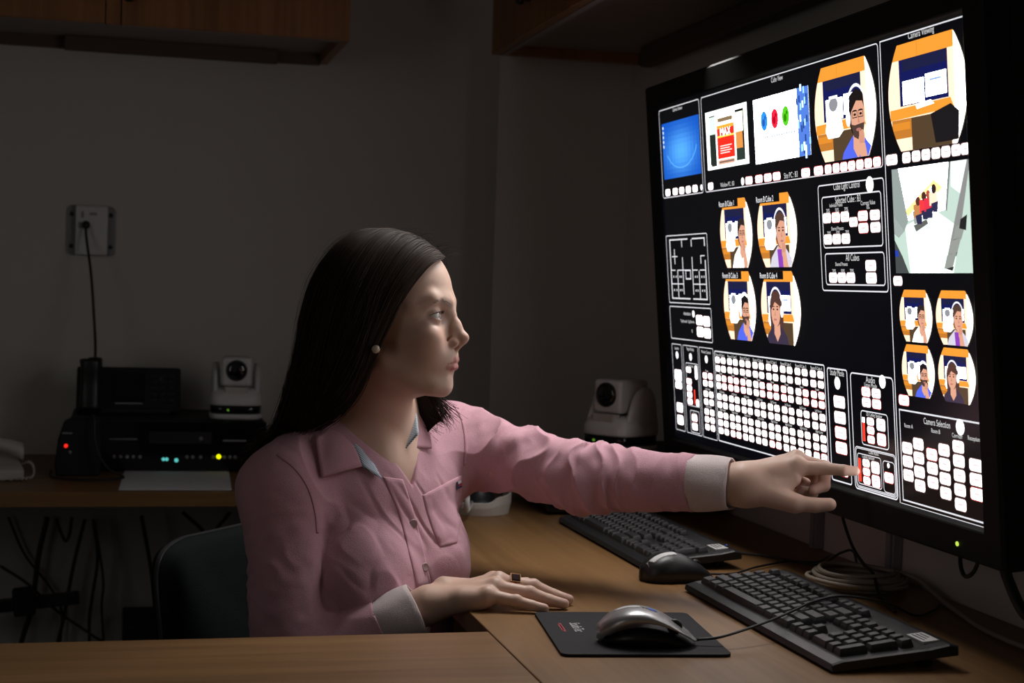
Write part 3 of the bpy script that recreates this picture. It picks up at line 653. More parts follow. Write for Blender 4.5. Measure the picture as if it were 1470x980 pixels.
# coil of beige cable and its tail
pts = []
for k in range(216):
    a = 2*PI*k/36; t_ = k/36; r = .066-.0052*abs(t_-2.6)+.0022*math.sin(t_*4.4+a)+.0015*math.sin(a*2+t_); pts.append((1.020+r*math.cos(a)+.003*math.sin(t_*2.1), 1.975+r*1.12*math.sin(a)+.004*math.cos(t_*1.7), Z+.004+.0038*t_+.0012*math.sin(a*2+t_*3)))
e = pts[-1]
cable('cable_coil', 'coil of beige cable lying on the desk beneath the monitor', pts+[(1.092, 1.93, Z+.018), (1.085, 1.86, zc+.002), (1.062, 1.76, zc), (1.045, 1.68, zc), (1.045, 1.58, zc), (1.075, 1.48, zc), (1.10, 1.40, zc)], .0032, M['cable_beige'], 640)
cable('monitor_cable', 'thin black cable hanging from behind the monitor down to the coil', [(1.02, 2.12, 1.02), (1.045, 2.105, .90), (1.05, 2.10, .84), (1.05, 2.06, .79), (1.04, 2.0, Z+.030), (1.02, 1.93, Z+.028), (1.0, 1.87, Z+.008), (.985, 1.80, zc)], .0024, M['cable'])
cable('monitor_cable', 'small black cable loop dangling below the right end of the monitor', [(1.0, 1.655, .90), (.995, 1.66, .86), (.99, 1.655, .835), (.985, 1.635, .822), (.985, 1.615, .832), (.99, 1.608, .86), (1.0, 1.605, .90)], .0026, M['cable'])
cable('power_cable', 'thick black cable sagging below the right end of the monitor', [(1.01, 1.60, .90), (1.0, 1.585, .86), (1.0, 1.555, .818), (1.0, 1.525, .797), (1.005, 1.505, .803), (1.01, 1.497, .84), (1.015, 1.50, .90)], .0065, M['cable'])
for y_, w, lab in ((2.292, .012, 'narrow cable trunking on the right wall, left of the cable coil'), (2.035, .013, 'narrow cable trunking on the right wall, directly behind the cable coil')):
    o = thing('cable_trunking', lab, 'trunking', (RW-.008, y_, Z))
    b = MB(); b.box((RW-.015, y_-w, Z+.0005), (RW-.0005, y_+w, 1.05), .001); b.build('channel', M['grey'], o)
    b = MB(); b.box((RW-.018, y_-w*.55, Z+.0005), (RW-.0152, y_+w*.55, 1.05), .0006); b.build('cover', M['grey'], o)

# video recorders (one on each desk): front faces local -y
def recorder(label, x, y, rz, W, D, H, lights):
    o = thing('video_recorder', label, 'video recorder', (x, y, Z), rz); X = rotz(rz, (x, y, Z))
    b = MB(); b.box((-W/2, -D/2+.012, .008), (W/2, D/2, H), .004, X=X); b.build('case', M['black2'], o)
    b = MB(); b.box((-W/2-.002, -D/2, .006), (W/2+.002, -D/2+.0125, H-.002), .003, X=X); f = b.build('front_panel', M['gloss'], o)
    for sx in (-1, 1):
        for sy in (-1, 1):
            b = MB(); b.lathe([(.014, 0), (.014, .008)], tuple(X @ Vector((sx*(W/2-.04), sy*(D/2-.05), 0))), 14); b.build('foot', M['black'], o)
    yf = -D/2-.0012; ax = tuple(X.to_3x3() @ Vector((0, -1, 0)))
    b = MB(); b.box((-W*.10, yf, H*.55), (W*.22, yf+.003, H*.78), .001, X=X); b.build('tape_door', M['black'], f)
    b = MB(); b.box((W*.28, yf, H*.60), (W*.40, yf+.003, H*.63), 0, X=X); b.box((-W*.30, yf, H*.62), (-W*.16, yf+.003, H*.645), 0, X=X); b.build('print', M['grey'], f)
    for xx in lights[0]:
        b = MB(); b.lathe([(.0038, 0), (.0038, .003), (.0030, .0038), (0, .004)], tuple(X @ Vector((xx, yf+.001, H*.30))), 12, axis=ax); b.build('button', M['grey'], f)
    for xx, zz, mm, r in lights[1]:
        b = MB(); b.lathe([(r, 0), (r, .003), (0, .0036)], tuple(X @ Vector((xx, yf+.001, zz))), 12, axis=ax); b.build('indicator_light', mm, f)
    return o
v1 = recorder('black video recorder with small glowing lights on the back desk', .098, 3.405, math.radians(0), .400, .27, .110,
    ([-.110, -.097, -.084, -.071, -.058, .038, .050, .066, .092, .116, .127, .138], [(-.010, .028, M['led_cy'], .0035), (-.003, .028, M['led_cy'], .0035), (.0165, .026, M['led_cy'], .0042), (.1035, .034, M['led_yel'], .0048), (.066, .072, M['grey'], .004)]))
v2 = recorder('black recorder box under the right white camera behind the monitor', .925, 2.79, math.radians(0), .345, .27, .110, ([-.1, -.08, -.06, .05, .07, .09], []))
# rounded black box with a red light at the left end of the recorder
o = thing('cable_box', 'rounded black box with red light beside the video recorder', 'box', (-.155+.035, 3.19, Z)); XX = rotz(0, (-.082, 3.235, Z))
b = MB(); pr = [(-.042, 0), (.040, 0), (.044, .012), (.044, .105), (.036, .118), (-.010, .120), (-.030, .108), (-.040, .075), (-.046, .02)]
b.loft([[tuple(XX @ Vector((x_*k_, y_, z_*(1 if k_ == 1 else .96)+(0 if k_ == 1 else .002)))) for x_, z_ in pr] for y_, k_ in ((-.030, .93), (-.026, 1), (.018, 1), (.022, .93))], True, True, smooth=False); b.build('case', M['black2'], o, bevel=.002)
b = MB(); b.lathe([(.0036, 0), (.0036, .003), (0, .004)], tuple(XX @ Vector((-.024, -.0292, .062))), 12, axis=(0, -1, 0)); b.build('indicator_light', M['led_red'], o)['label'] = 'glowing red light'
b = MB(); b.lathe([(.0034, 0), (.0034, .003), (0, .0036)], tuple(XX @ Vector((-.016, -.0292, .049))), 12, axis=(0, -1, 0)); b.build('button', M['grey'], o)
b = MB(); b.box((-.032, -.031, .086), (-.012, -.029, .089), 0, X=XX); b.build('print', M['grey'], o)
cable('cable_loop', 'thin black cable looping down in front of the rounded black box', [(-.055, 3.20, .865), (-.052, 3.19, .86), (-.050, 3.185, .82), (-.040, 3.18, .785), (-.018, 3.17, .757), (.008, 3.165, zc), (-.02, 3.13, zc), (-.075, 3.125, zc), (-.118, 3.15, zc), (-.135, 3.19, zc), (-.137, 3.27, zc)], .0024, M['cable'])

# desk phone with screen on the recorder
zt_ = Z+.110
o = thing('desk_phone', 'black desk phone with small screen standing on the video recorder', 'telephone', (.02, 3.42, zt_)); XX = rotz(0, (.013, 3.40, zt_)) @ Matrix.Rotation(math.radians(-14), 4, 'X')
b = MB(); b.box((-.107, .0, .004), (.112, .030, .104), .006, X=XX); b.build('case', M['black2'], o)
b = MB(); b.box((-.090, .0, .0), (.09, .075, .012), .003, X=rotz(0, (.013, 3.40, zt_+.0005))); b.build('base', M['black'], o)
b = MB(); b.box((-.032, -.003, .028), (.036, .002, .092), .002, X=XX); f = b.build('screen', M['gloss'], o)
b = MB(); b.box((-.026, -.004, .0215), (.032, .001, .0245), 0, X=XX); b.build('print', M['grey'], o)
for i in range(3):
    for j in range(5):
        b = MB(); b.box((.049+.018*i, -.004, .026+.0135*j), (.062+.018*i, .001, .034+.0135*j), .0012, X=XX); b.build('button', M['black'], o)
b = MB(); b.lathe([(.006, -.004), (.0085, -.003), (.009, .001)], tuple(XX @ Vector((.068, -.001, .078))), 14, axis=(0, -1, .2)); b.build('button', M['key'], o)
b = MB(); R = []
for i in range(15):
    t = i/14; hw = .020+.004*abs(2*t-1)**3; dp = .012+.010*abs(2*t-1)**3; R.append([tuple(XX @ Vector((-.078+hw*math.copysign(abs(math.cos(a))**.7, math.cos(a)), -.022-.012*math.sin(PI*t)+dp*math.copysign(abs(math.sin(a))**.7, math.sin(a)), .004+.108*t))) for a in np.linspace(0, 2*PI, 16, endpoint=False)])
b.loft(R); b.build('handset', M['black'], o)
b = MB(); b.lathe([(.0150, 0), (.0160, .004), (.0160, .018), (.013, .022), (0, .023)], tuple(XX @ Vector((-.070, .012, .103))), 18); pl = b.build('plug', M['black'], o)
# wall outlet with the cable down to the phone
oy = BW
pt = on_y(131, 331, oy)
o = thing('wall_outlet', 'pale wall outlet plate with a black lead plugged into it', 'outlet', pt); w, h = .052, .056
b = MB(); b.prism(rrect(-w, -h, w, h, .012, 4), 0, .006, Matrix.Translation(Vector(pt)) @ Matrix.Rotation(PI/2, 4, 'X')); b.build('back_plate', M['grey'], o)
b = MB(); b.box((pt[0]-.034, oy-.024, pt[2]-.055), (pt[0]+.036, oy-.0005, pt[2]+.055), .003); f = b.build('socket_box', M['white'], o)
for sx in (-1, 1):
    for sz in (-1, 1):
        b = MB(); b.lathe([(.005, 0), (.005, .0015), (.003, .002), (0, .002)], (pt[0]+sx*.043, oy-.0058, pt[2]+sz*.036), 12, axis=(0, -1, 0)); b.build('screw', M['black'], o)
b = MB(); b.box((pt[0]-.022, oy-.0255, pt[2]+.028), (pt[0]-.016, oy-.023, pt[2]+.042)); b.box((pt[0]-.004, oy-.0255, pt[2]+.034), (pt[0]+.012, oy-.023, pt[2]+.040)); b.box((pt[0]-.028, oy-.0255, pt[2]+.004), (pt[0]-.014, oy-.023, pt[2]+.018)); b.build('print', M['grey'], f)
pa = np.array([pt[0]-.011, oy-.026, pt[2]+.012]); pe = np.array(XX @ Vector((-.070, .012, .126)))
b = MB(); b.lathe([(.009, -.008), (.009, .006), (.005, .012), (0, .013)], tuple(pa), 14, axis=(0, -1, -.2)); b.build('plug', M['black'], o)
cable('phone_cable', 'black lead hanging from the wall outlet down to the desk phone', [pa+[0, -.010, -.002], pa+[.002, -.022, -.03], .6*pa+.4*pe+[.004, -.022, 0], .2*pa+.8*pe+[.003, -.004, 0], pe+[0, 0, .02], pe], .0030, M['cable'])

# pan-tilt cameras: local -y is where the lens looks
def ptz(label, x, y, z, rz, k=1.):
    o = thing('conference_camera', label, 'camera', (x, y, z), rz, None); X = rotz(rz, (x, y, z)) @ Matrix.Scale(k, 4); w = .056; d = .060
    def sq(hw, hd, zz, yo=0, e=.5): return [tuple(X @ Vector((hw*math.copysign(abs(math.cos(a))**e, math.cos(a)), yo+hd*math.copysign(abs(math.sin(a))**e, math.sin(a)), zz))) for a in np.linspace(0, 2*PI, 32, endpoint=False)]
    b = MB(); b.loft([sq(w-.003, d-.003, 0), sq(w, d, .003), sq(w, d, .010), sq(w-.001, d-.001, .0115)]); b.build('base', M['white'], o)
    b = MB(); b.loft([sq(w-.002, d-.002, .0112), sq(w-.001, d-.001, .030), sq(w-.003, d-.003, .0305)]); f = b.build('dark_band', M['gloss'], o)
    b = MB(); b.lathe([(.0024, 0), (.0024, .002), (0, .003)], tuple(X @ Vector((-.016, -d+.0015, .0205))), 10, axis=tuple(X.to_3x3() @ Vector((0, -1, 0)))); b.build('indicator_light', M['led_gr'], f)
    b = MB(); b.loft([sq(w, d, .030), sq(w+.0008, d+.0005, .034), sq(w, d, .046, 0), sq(w-.004, d-.006, .060, .002), sq(w-.012, d-.020, .066, .008)]); body = b.build('body', M['white'], o)
    for s in (-1, 1):                                               # the two arms of the yoke
        b = MB(); R = []
        for zz, hw, yo in ((.044, .050, 0), (.062, .046, 0), (.078, .040, .002), (.096, .034, .004), (.110, .024, .006), (.118, .010, .008)):
            R.append([tuple(X @ Vector((s*(.0445+.010*ss*(1 if zz < .1 else .75)), yo+.004+hw*cc, zz))) for ss, cc in [(math.cos(a), math.sin(a)) for a in np.linspace(0, 2*PI, 20, endpoint=False)]])
        b.loft(R if s > 0 else R); b.build('yoke_arm', M['white'], o)
    b = MB(); b.box((-.032, -.046, .070), (.032, .040, .132), .008, X=X); hd = b.build('head', M['white'], o)
    b = MB(); b.lathe([(.030, -.026), (.030, .026)], tuple(X @ Vector((0, .004, .098))), 28, axis=tuple(X.to_3x3() @ Vector((1, 0, 0)))); b.build('tilt_barrel', M['white'], hd)
    ax = tuple(X.to_3x3().normalized() @ Vector((0, -1, 0)))
    b = MB(); b.lathe([(.0225*k, -.002), (.0225*k, .003*k), (.0200*k, .003*k), (.0188*k, -.001)], tuple(X @ Vector((0, -.0458, .104))), 28, axis=ax); b.build('lens_ring', M['black'], hd)
    b = MB(); b.lathe([(.019*k, 0), (.018*k, .001*k), (.014*k, .0024*k), (.007*k, .0034*k), (0, .0037*k)], tuple(X @ Vector((0, -.0470, .104))), 28, axis=ax); b.build('lens', M['lens'], hd)
    b = MB(); b.loft([[tuple(X @ Vector((xx*s_, -.052+.014*s__, zz))) for xx, zz in ((-.026, .069), (.026, .069), (.022, .050), (-.022, .050))] for s_, s__ in ((1, 1), (1, 0), (.9, -.2))], True, True, smooth=False); b.build('front_lip', M['beige'], body)
    return o
p1 = on_y(339, 598, 3.33)
ptz('white conference camera on the back desk recorder, left of her hair', p1[0], p1[1]+.02, zt_, math.radians(-4), 1.0)
ptz('white conference camera turned aside between her arm and the monitor', .915, 2.745, zt_, math.radians(-56), 1.02)

# paper sheets
o = thing('paper_sheet', 'white sheet of paper lying on the back desk before the recorder', 'paper', (.07, 3.11, Z), 0.)
c4 = [on_z(170, 703.5, Z), on_z(331, 703.5, Z), on_z(326, 668, Z), on_z(181, 668, Z)]
for k in range(2):
    b = MB(); n_ = np.array([0, 0, .0006]); s_ = np.array([.002*k, -.001*k, .0006*k+.0003])
    b.add([tuple(q+s_) for q in c4]+[tuple(q+s_+n_*.8) for q in c4], [(3, 2, 1, 0), (4, 5, 6, 7), (0, 1, 5, 4), (1, 2, 6, 5), (2, 3, 7, 6), (3, 0, 4, 7)]); b.build('sheet', M['paper'], o)
# white telephone at the far left
c0 = on_z(8, 690, Z); px_, py_ = c0[0], c0[1]+.06
o = thing('telephone', 'white telephone with its handset on the left end of back desk', 'telephone', (px_-.06, py_+.03, Z)); XX = rotz(math.radians(12), (px_-.055, py_, Z))
b = MB(); b.loft([[tuple(XX @ Vector((x_, y_, z_))) for y_, z_ in ((-.075, .002), (-.075, .020), (-.06, .026), (.03, .042), (.075, .050), (.085, .040), (.085, .002))] for x_ in (-.11, -.108, .070, .075)], True, True, smooth=False); b.build('body', M['beige'], o, bevel=.004)
b = MB(); R = []
for i in range(19):
    t = i/18; a_ = 2*t-1; r = .013+.008*abs(a_)**4; R.append([tuple(XX @ Vector((-.015+.095*a_, -.015+r*math.cos(a), .066-.020*abs(a_)**3+r*.9*math.sin(a)+.004))) for a in np.linspace(0, 2*PI, 14, endpoint=False)])
b.loft(R); b.build('handset', M['beige'], o)
for i in range(3):
    for j in range(4):
        b = MB(); b.box((-.09+.02*i, -.055+.016*j, .027+.0068*j), (-.078+.02*i, -.045+.016*j, .034+.0068*j), .001, X=XX); b.build('button', M['grey'], o)
b = MB(); pts = smooth_path([tuple(XX @ Vector(q)) for q in ((.072, -.02, .022), (.092, -.03, .030), (.098, -.05, .018), (.090, -.072, .0045), (.060, -.088, .004), (.01, -.092, .004))], 90)
pts = [p_+.004*np.array([math.cos(k*1.3)*.3, math.cos(k*1.3), max(math.sin(k*1.3), -.0)]) for k, p_ in enumerate(pts)]; b.tube(pts, .0015, 6); b.build('coiled_cord', M['beige'], o)
# pale desk-top holder between her chest and her arm
o = thing('headset_stand', 'pale curved holder with black inside on desk behind her sleeve', 'holder', (.63, 2.69, Z)); cx_, cy_ = .634, 2.705; rr_ = .056
ang = np.linspace(-2.45, .35, 26); b = MB(); R = []
for a in ang:
    t = (a-ang[0])/(ang[-1]-ang[0]); hgt = .023+.011*(1/(1+math.exp(-(t-.42)*40)))+.014*max(0, t-.55); c_, s_ = math.cos(a), math.sin(a)
    R.append([(cx_+r*c_, cy_+r*s_, Z+zz) for r, zz in ((rr_-.004, .0005), (rr_, .0005), (rr_+.004, hgt*.6), (rr_+.004, hgt), (rr_+.001, hgt+.001), (rr_-.001, hgt-.002))])
b.loft(R, True, True, smooth=False); b.build('shell', M['beige'], o)
b = MB(); b.lathe([(rr_-.006, .0005), (rr_-.006, .020), (.03, .026), (.022, .045), (.012, .055), (0, .057)], (cx_, cy_, Z), 28); b.build('insert', M['black'], o)
q = on_x(673, 697, .575) if False else at(671, 696, 2.66); b = MB(); b.lathe([(.001, -.014)]+[(.014*math.sin(t), -.014*math.cos(t)) for t in np.linspace(.2, PI-.2, 9)]+[(.001, .014)], tuple(q), 18); b.tube([tuple(q-[0, 0, .012]), (q[0], q[1], Z+.0205), (cx_-.01, cy_, Z+.020)], .005, 8); b.build('earpiece', M['white'], o)

# under the back desk: cables, a power strip and a black box on the floor
YW = BW-.02
def uc(pts): return [on_y(x_, y_, YW-uc.k) for i, (x_, y_) in enumerate(pts)]
uc.k = 0
labs = ['first', 'second']
for i, (pts, r, lab) in enumerate((
    ([(12, 742), (35, 795), (70, 840), (88, 875), (86, 930), (85, 980)], .003, 'thin black cable under the back desk bending left of centre'),
    ([(68, 742), (55, 800), (46, 870), (30, 925), (22, 990)], .0058, 'thickest black cable hanging at the left under the back desk'),
    ([(122, 745), (108, 800), (98, 850), (92, 885), (82, 930), (82, 990)], .004, 'black cable curving down beside the power strip'),
    ([(134, 745), (140, 800), (132, 860), (128, 900), (131, 990)], .0036, 'black cable hanging right of the power strip'),
    ([(136, 750), (148, 830), (146, 870), (149, 930), (150, 990)], .0028, 'thin black cable closest to the chair cables on the wall'),
    ([(203, 740), (214, 800), (222, 860), (226, 920), (228, 990)], .0042, 'black cable dropping to the box left of the chair'),
    ([(0, 812), (40, 838), (80, 875), (120, 903), (150, 922), (200, 945)], .0032, 'black cable running diagonally across under the back desk'),
    ([(80, 745), (90, 770), (95, 776), (100, 765), (103, 742)], .0034, 'short black cable loop right under the back desk top'),
    ([(262, 735), (285, 755), (300, 768), (318, 750), (330, 735)], .004, 'sagging black cable under the desk just left of her arm'))):
    uc.k = .016*i; cable('hanging_cable', lab, uc(pts), r, M['cable'], 46, group='cables hanging under the back desk')
a_, c_ = on_y(5, 869, YW-.16), on_y(114, 857, YW-.16)
o = thing('power_strip', 'black power strip hanging among cables under the back desk', 'power strip', a_); d_ = c_-a_; rz_ = math.atan2(d_[2], d_[0])
XX = Matrix.Translation(Vector(a_)) @ Matrix.Rotation(-rz_, 4, 'Y'); L_ = float(np.linalg.norm(d_))
b = MB(); b.box((-.10, -.018, -.012), (L_, .018, .012), .003, X=XX); b.build('housing', M['black'], o)
for k, xx in enumerate((-.045, .045, -.08)):
    b = MB(); b.box((xx-.022, -.050, -.018), (xx+.022, -.0185, .040), .004, X=XX); b.build('plug', M['black2'], o)
b0 = on_y(176, 890, 3.42); b1 = on_y(250, 890, 3.42)
o = thing('computer_tower', 'black box standing on the floor under desk behind the chair', 'computer', ((b0[0]+b1[0])/2, 3.45, 0))
b = MB(); b.box((b0[0], 3.40, .012), (b1[0]+.03, 3.56, b0[2]), .004); b.build('case', M['black2'], o)
b = MB(); b.box((b0[0]+.01, 3.396, .10), (b1[0]+.02, 3.402, b0[2]-.01), .001); b.build('front_panel', M['black'], o)
for sx in (.01, .09):
    b = MB(); b.lathe([(.010, 0), (.010, .0125)], (b0[0]+.01+sx, 3.48, 0), 12); b.build('foot', M['black'], o)
# ------------------------------------------------------------------ signed-distance sculpting
f32 = np.float32
def smin(a, b, k):
    if np.isscalar(k) and k <= 0: return np.minimum(a, b)
    h = np.maximum(k-np.abs(a-b), 0)/k; return np.minimum(a, b)-h*h*k*.25
def smax(a, b, k): return -smin(-a, -b, k)
def ell(P, c, r):
    q = (P-np.asarray(c, f32)[:, None]); r = np.asarray(r, f32)[:, None]
    k0 = np.sqrt(((q/r)**2).sum(0)); k1 = np.sqrt(((q/(r*r))**2).sum(0)); return k0*(k0-1)/np.maximum(k1, 1e-9)
def cone(P, a, b, r1, r2):                                        # capsule whose radius runs from r1 to r2
    a = np.asarray(a, f32); ba = np.asarray(b, f32)-a; pa = P-a[:, None]
    h = np.clip((ba@pa)/(ba@ba), 0, 1); q = pa-ba[:, None]*h; return np.sqrt((q*q).sum(0))-(r1+(r2-r1)*h)
def chain(P, pts, rs, k):
    d = None
    for i in range(len(pts)-1):
        e = cone(P, pts[i], pts[i+1], rs[i], rs[i+1]); d = e if d is None else smin(d, e, k)
    return d
_perm = np.random.default_rng(3).random((32, 32, 32)).astype(f32)
def vnoise(x, y, z):
    xi, yi, zi = np.floor(x), np.floor(y), np.floor(z); fx, fy, fz = x-xi, y-yi, z-zi
    xi, yi, zi = xi.astype(np.int32) & 31, yi.astype(np.int32) & 31, zi.astype(np.int32) & 31
    fx, fy, fz = fx*fx*(3-2*fx), fy*fy*(3-2*fy), fz*fz*(3-2*fz); x1, y1, z1 = (xi+1) & 31, (yi+1) & 31, (zi+1) & 31
    g = _perm; l = lambda a, b_, t: a+(b_-a)*t
    return l(l(l(g[xi, yi, zi], g[x1, yi, zi], fx), l(g[xi, y1, zi], g[x1, y1, zi], fx), fy), l(l(g[xi, yi, z1], g[x1, yi, z1], fx), l(g[xi, y1, z1], g[x1, y1, z1], fx), fy), fz)*2-1
def sculpt(f, lo, hi, h, B=12, slack=1.5):
    lo = np.array(lo, float); nb = np.ceil((np.array(hi)-lo)/(h*B)).astype(int); off = np.arange(B+1)
    I = np.stack(np.meshgrid(*[np.arange(n) for n in nb], indexing='ij'), -1).reshape(-1, 3)
    C = lo+(I+.5)*h*B
    d = np.concatenate([f(C[i:i+20000].T.astype(f32), None) for i in range(0, len(C), 20000)])
    I = I[np.abs(d) < h*B*.87*slack+.004]
    NX, NY = int(nb[0]*B+3), int(nb[1]*B+3)
    key = lambda i, j, k: ((k+1).astype(np.int64)*NY+(j+1))*NX+(i+1)
    gx, gy, gz = np.meshgrid(off, off, off, indexing='ij'); G = np.stack([gx, gy, gz]).reshape(3, -1)
    VV, KK, QQ = [], [], []
    for bi in I:
        P = (lo[:, None]+(G+bi[:, None]*B)*h).astype(f32); v = f(P, (lo+(bi+.5)*h*B, h*B*.87)).reshape(B+1, B+1, B+1)
        if v.min() >= 0 or v.max() < 0: continue
        s = v < 0
        c = [v[a:a+B, b_:b_+B, e:e+B] for a in (0, 1) for b_ in (0, 1) for e in (0, 1)]
        cs = np.stack([q < 0 for q in c]); n = cs.sum(0); act = np.nonzero((n > 0) & (n < 8))
        if not len(act[0]): continue
        cv = np.stack([q[act] for q in c]); acc = np.zeros((len(act[0]), 3)); cnt = np.zeros(len(act[0]))
        cor = [(a, b_, e) for a in (0, 1) for b_ in (0, 1) for e in (0, 1)]
        for p in range(8):
            for ax in range(3):
                if cor[p][ax]: continue
                q = p+(4, 2, 1)[ax]; m_ = (cv[p] < 0) != (cv[q] < 0); t = cv[p]/np.where(cv[p] == cv[q], 1, cv[p]-cv[q])
                pos = np.tile(np.array(cor[p], float), (len(t), 1)); pos[:, ax] += t; acc += pos*m_[:, None]; cnt += m_
        base = np.stack(act, 1)+bi*B; VV.append(lo+(base+acc/cnt[:, None])*h); KK.append(key(base[:, 0], base[:, 1], base[:, 2]))
        for ax in range(3):
            sl0 = [slice(0, B)]*3; sl1 = list(sl0); sl1[ax] = slice(1, B+1)
            a_, b2 = s[tuple(sl0)], s[tuple(sl1)]; e = np.nonzero(a_ != b2)
            if not len(e[0]): continue
            p = np.stack(e, 1)+bi*B; u, w = (ax+1) % 3, (ax+2) % 3; ks = []
            for du, dw in ((-1, -1), (0, -1), (0, 0), (-1, 0)):
                q = p.copy(); q[:, u] += du; q[:, w] += dw; ks.append(key(q[:, 0], q[:, 1], q[:, 2]))
            ks = np.stack(ks, 1); fl = ~a_[e]; ks[fl] = ks[fl][:, ::-1]; QQ.append(ks)
    V = np.concatenate(VV); K = np.concatenate(KK); Q = np.concatenate(QQ); o = np.argsort(K); K = K[o]; V = V[o]
    j = np.searchsorted(K, Q); j = np.minimum(j, len(K)-1); ok = (K[j] == Q).all(1); j = j[ok]
    for _ in range(2):                                            # slide onto the true surface
        e = h*.35; o = []
        for i in range(0, len(V), 30000):
            p = V[i:i+30000].T.astype(f32); d0 = f(p, None); g = np.stack([f(p+np.eye(3, dtype=f32)[a][:, None]*f32(e), None)-d0 for a in range(3)])/e
            st = d0/np.maximum((g*g).sum(0), .25); o.append(np.clip(g*st, -h*.5, h*.5).T)
        V = V-np.concatenate(o)
    return V, j
def mesh_obj(name, V, Fq, m, parent, cols=None):
    me = bpy.data.meshes.new(name); n, k = len(V), len(Fq)
    me.vertices.add(n); me.vertices.foreach_set('co', np.asarray(V, np.float32).ravel()); me.loops.add(k*4); me.loops.foreach_set('vertex_index', Fq.astype(np.int32).ravel())
    me.polygons.add(k); me.polygons.foreach_set('loop_start', np.arange(k, dtype=np.int32)*4); me.polygons.foreach_set('use_smooth', np.ones(k, bool))
    me.update(calc_edges=True); me.validate(); me.materials.append(m)
    if cols is not None:
        a = me.color_attributes.new('Col', 'FLOAT_COLOR', 'POINT'); a.data.foreach_set('color', np.c_[cols, np.ones(n)].astype(np.float32).ravel())
    o = bpy.data.objects.new(name, me); COL.objects.link(o)
    if parent is not None: put(o, parent)
    return o

# ------------------------------------------------------------------ the woman: skeleton
AWAY = np.array([math.sin(YAW), math.cos(YAW), 0.]); ZU = np.array([0, 0, 1.])
SR, ER, WR_ = at(404, 703, 2.00), at(416, 966, 1.965), at(612, 869, 1.968)
SL, EL, WL = at(652, 637, 2.24), at(842, 686, 2.14), at(1066, 696, 2.035)
TM = (SR+SL)/2; TM[2] = .905
TL = SL-SR; TL[2] = 0; TL /= np.linalg.norm(TL); TF = np.cross(TL, ZU)
TR = np.stack([TF, TL, ZU]).astype(f32)                            # world -> torso axes (front, left, up)
def toT(P): return TR@(P-TM.astype(f32)[:, None])
def fromT(p): return TM+TF*p[0]+TL*p[1]+ZU*p[2]
HN = at(652, 447, 2.03); HP = math.radians(15)                     # head axes: front, left, up (millimetres)
HF = math.cos(HP)*RGT-math.sin(HP)*FWD; HL = math.sin(HP)*RGT+math.cos(HP)*FWD; HU = UPV
HR = np.stack([HF, HL, HU]).astype(f32)
def toH(P): return (HR@(P-HN.astype(f32)[:, None]))*f32(1000)
def fromH(p): return HN+(HF*p[0]+HL*p[1]+HU*p[2])*.001
ET = np.array([-21.5, 31., -7.])                                   # right eye is its mirror image
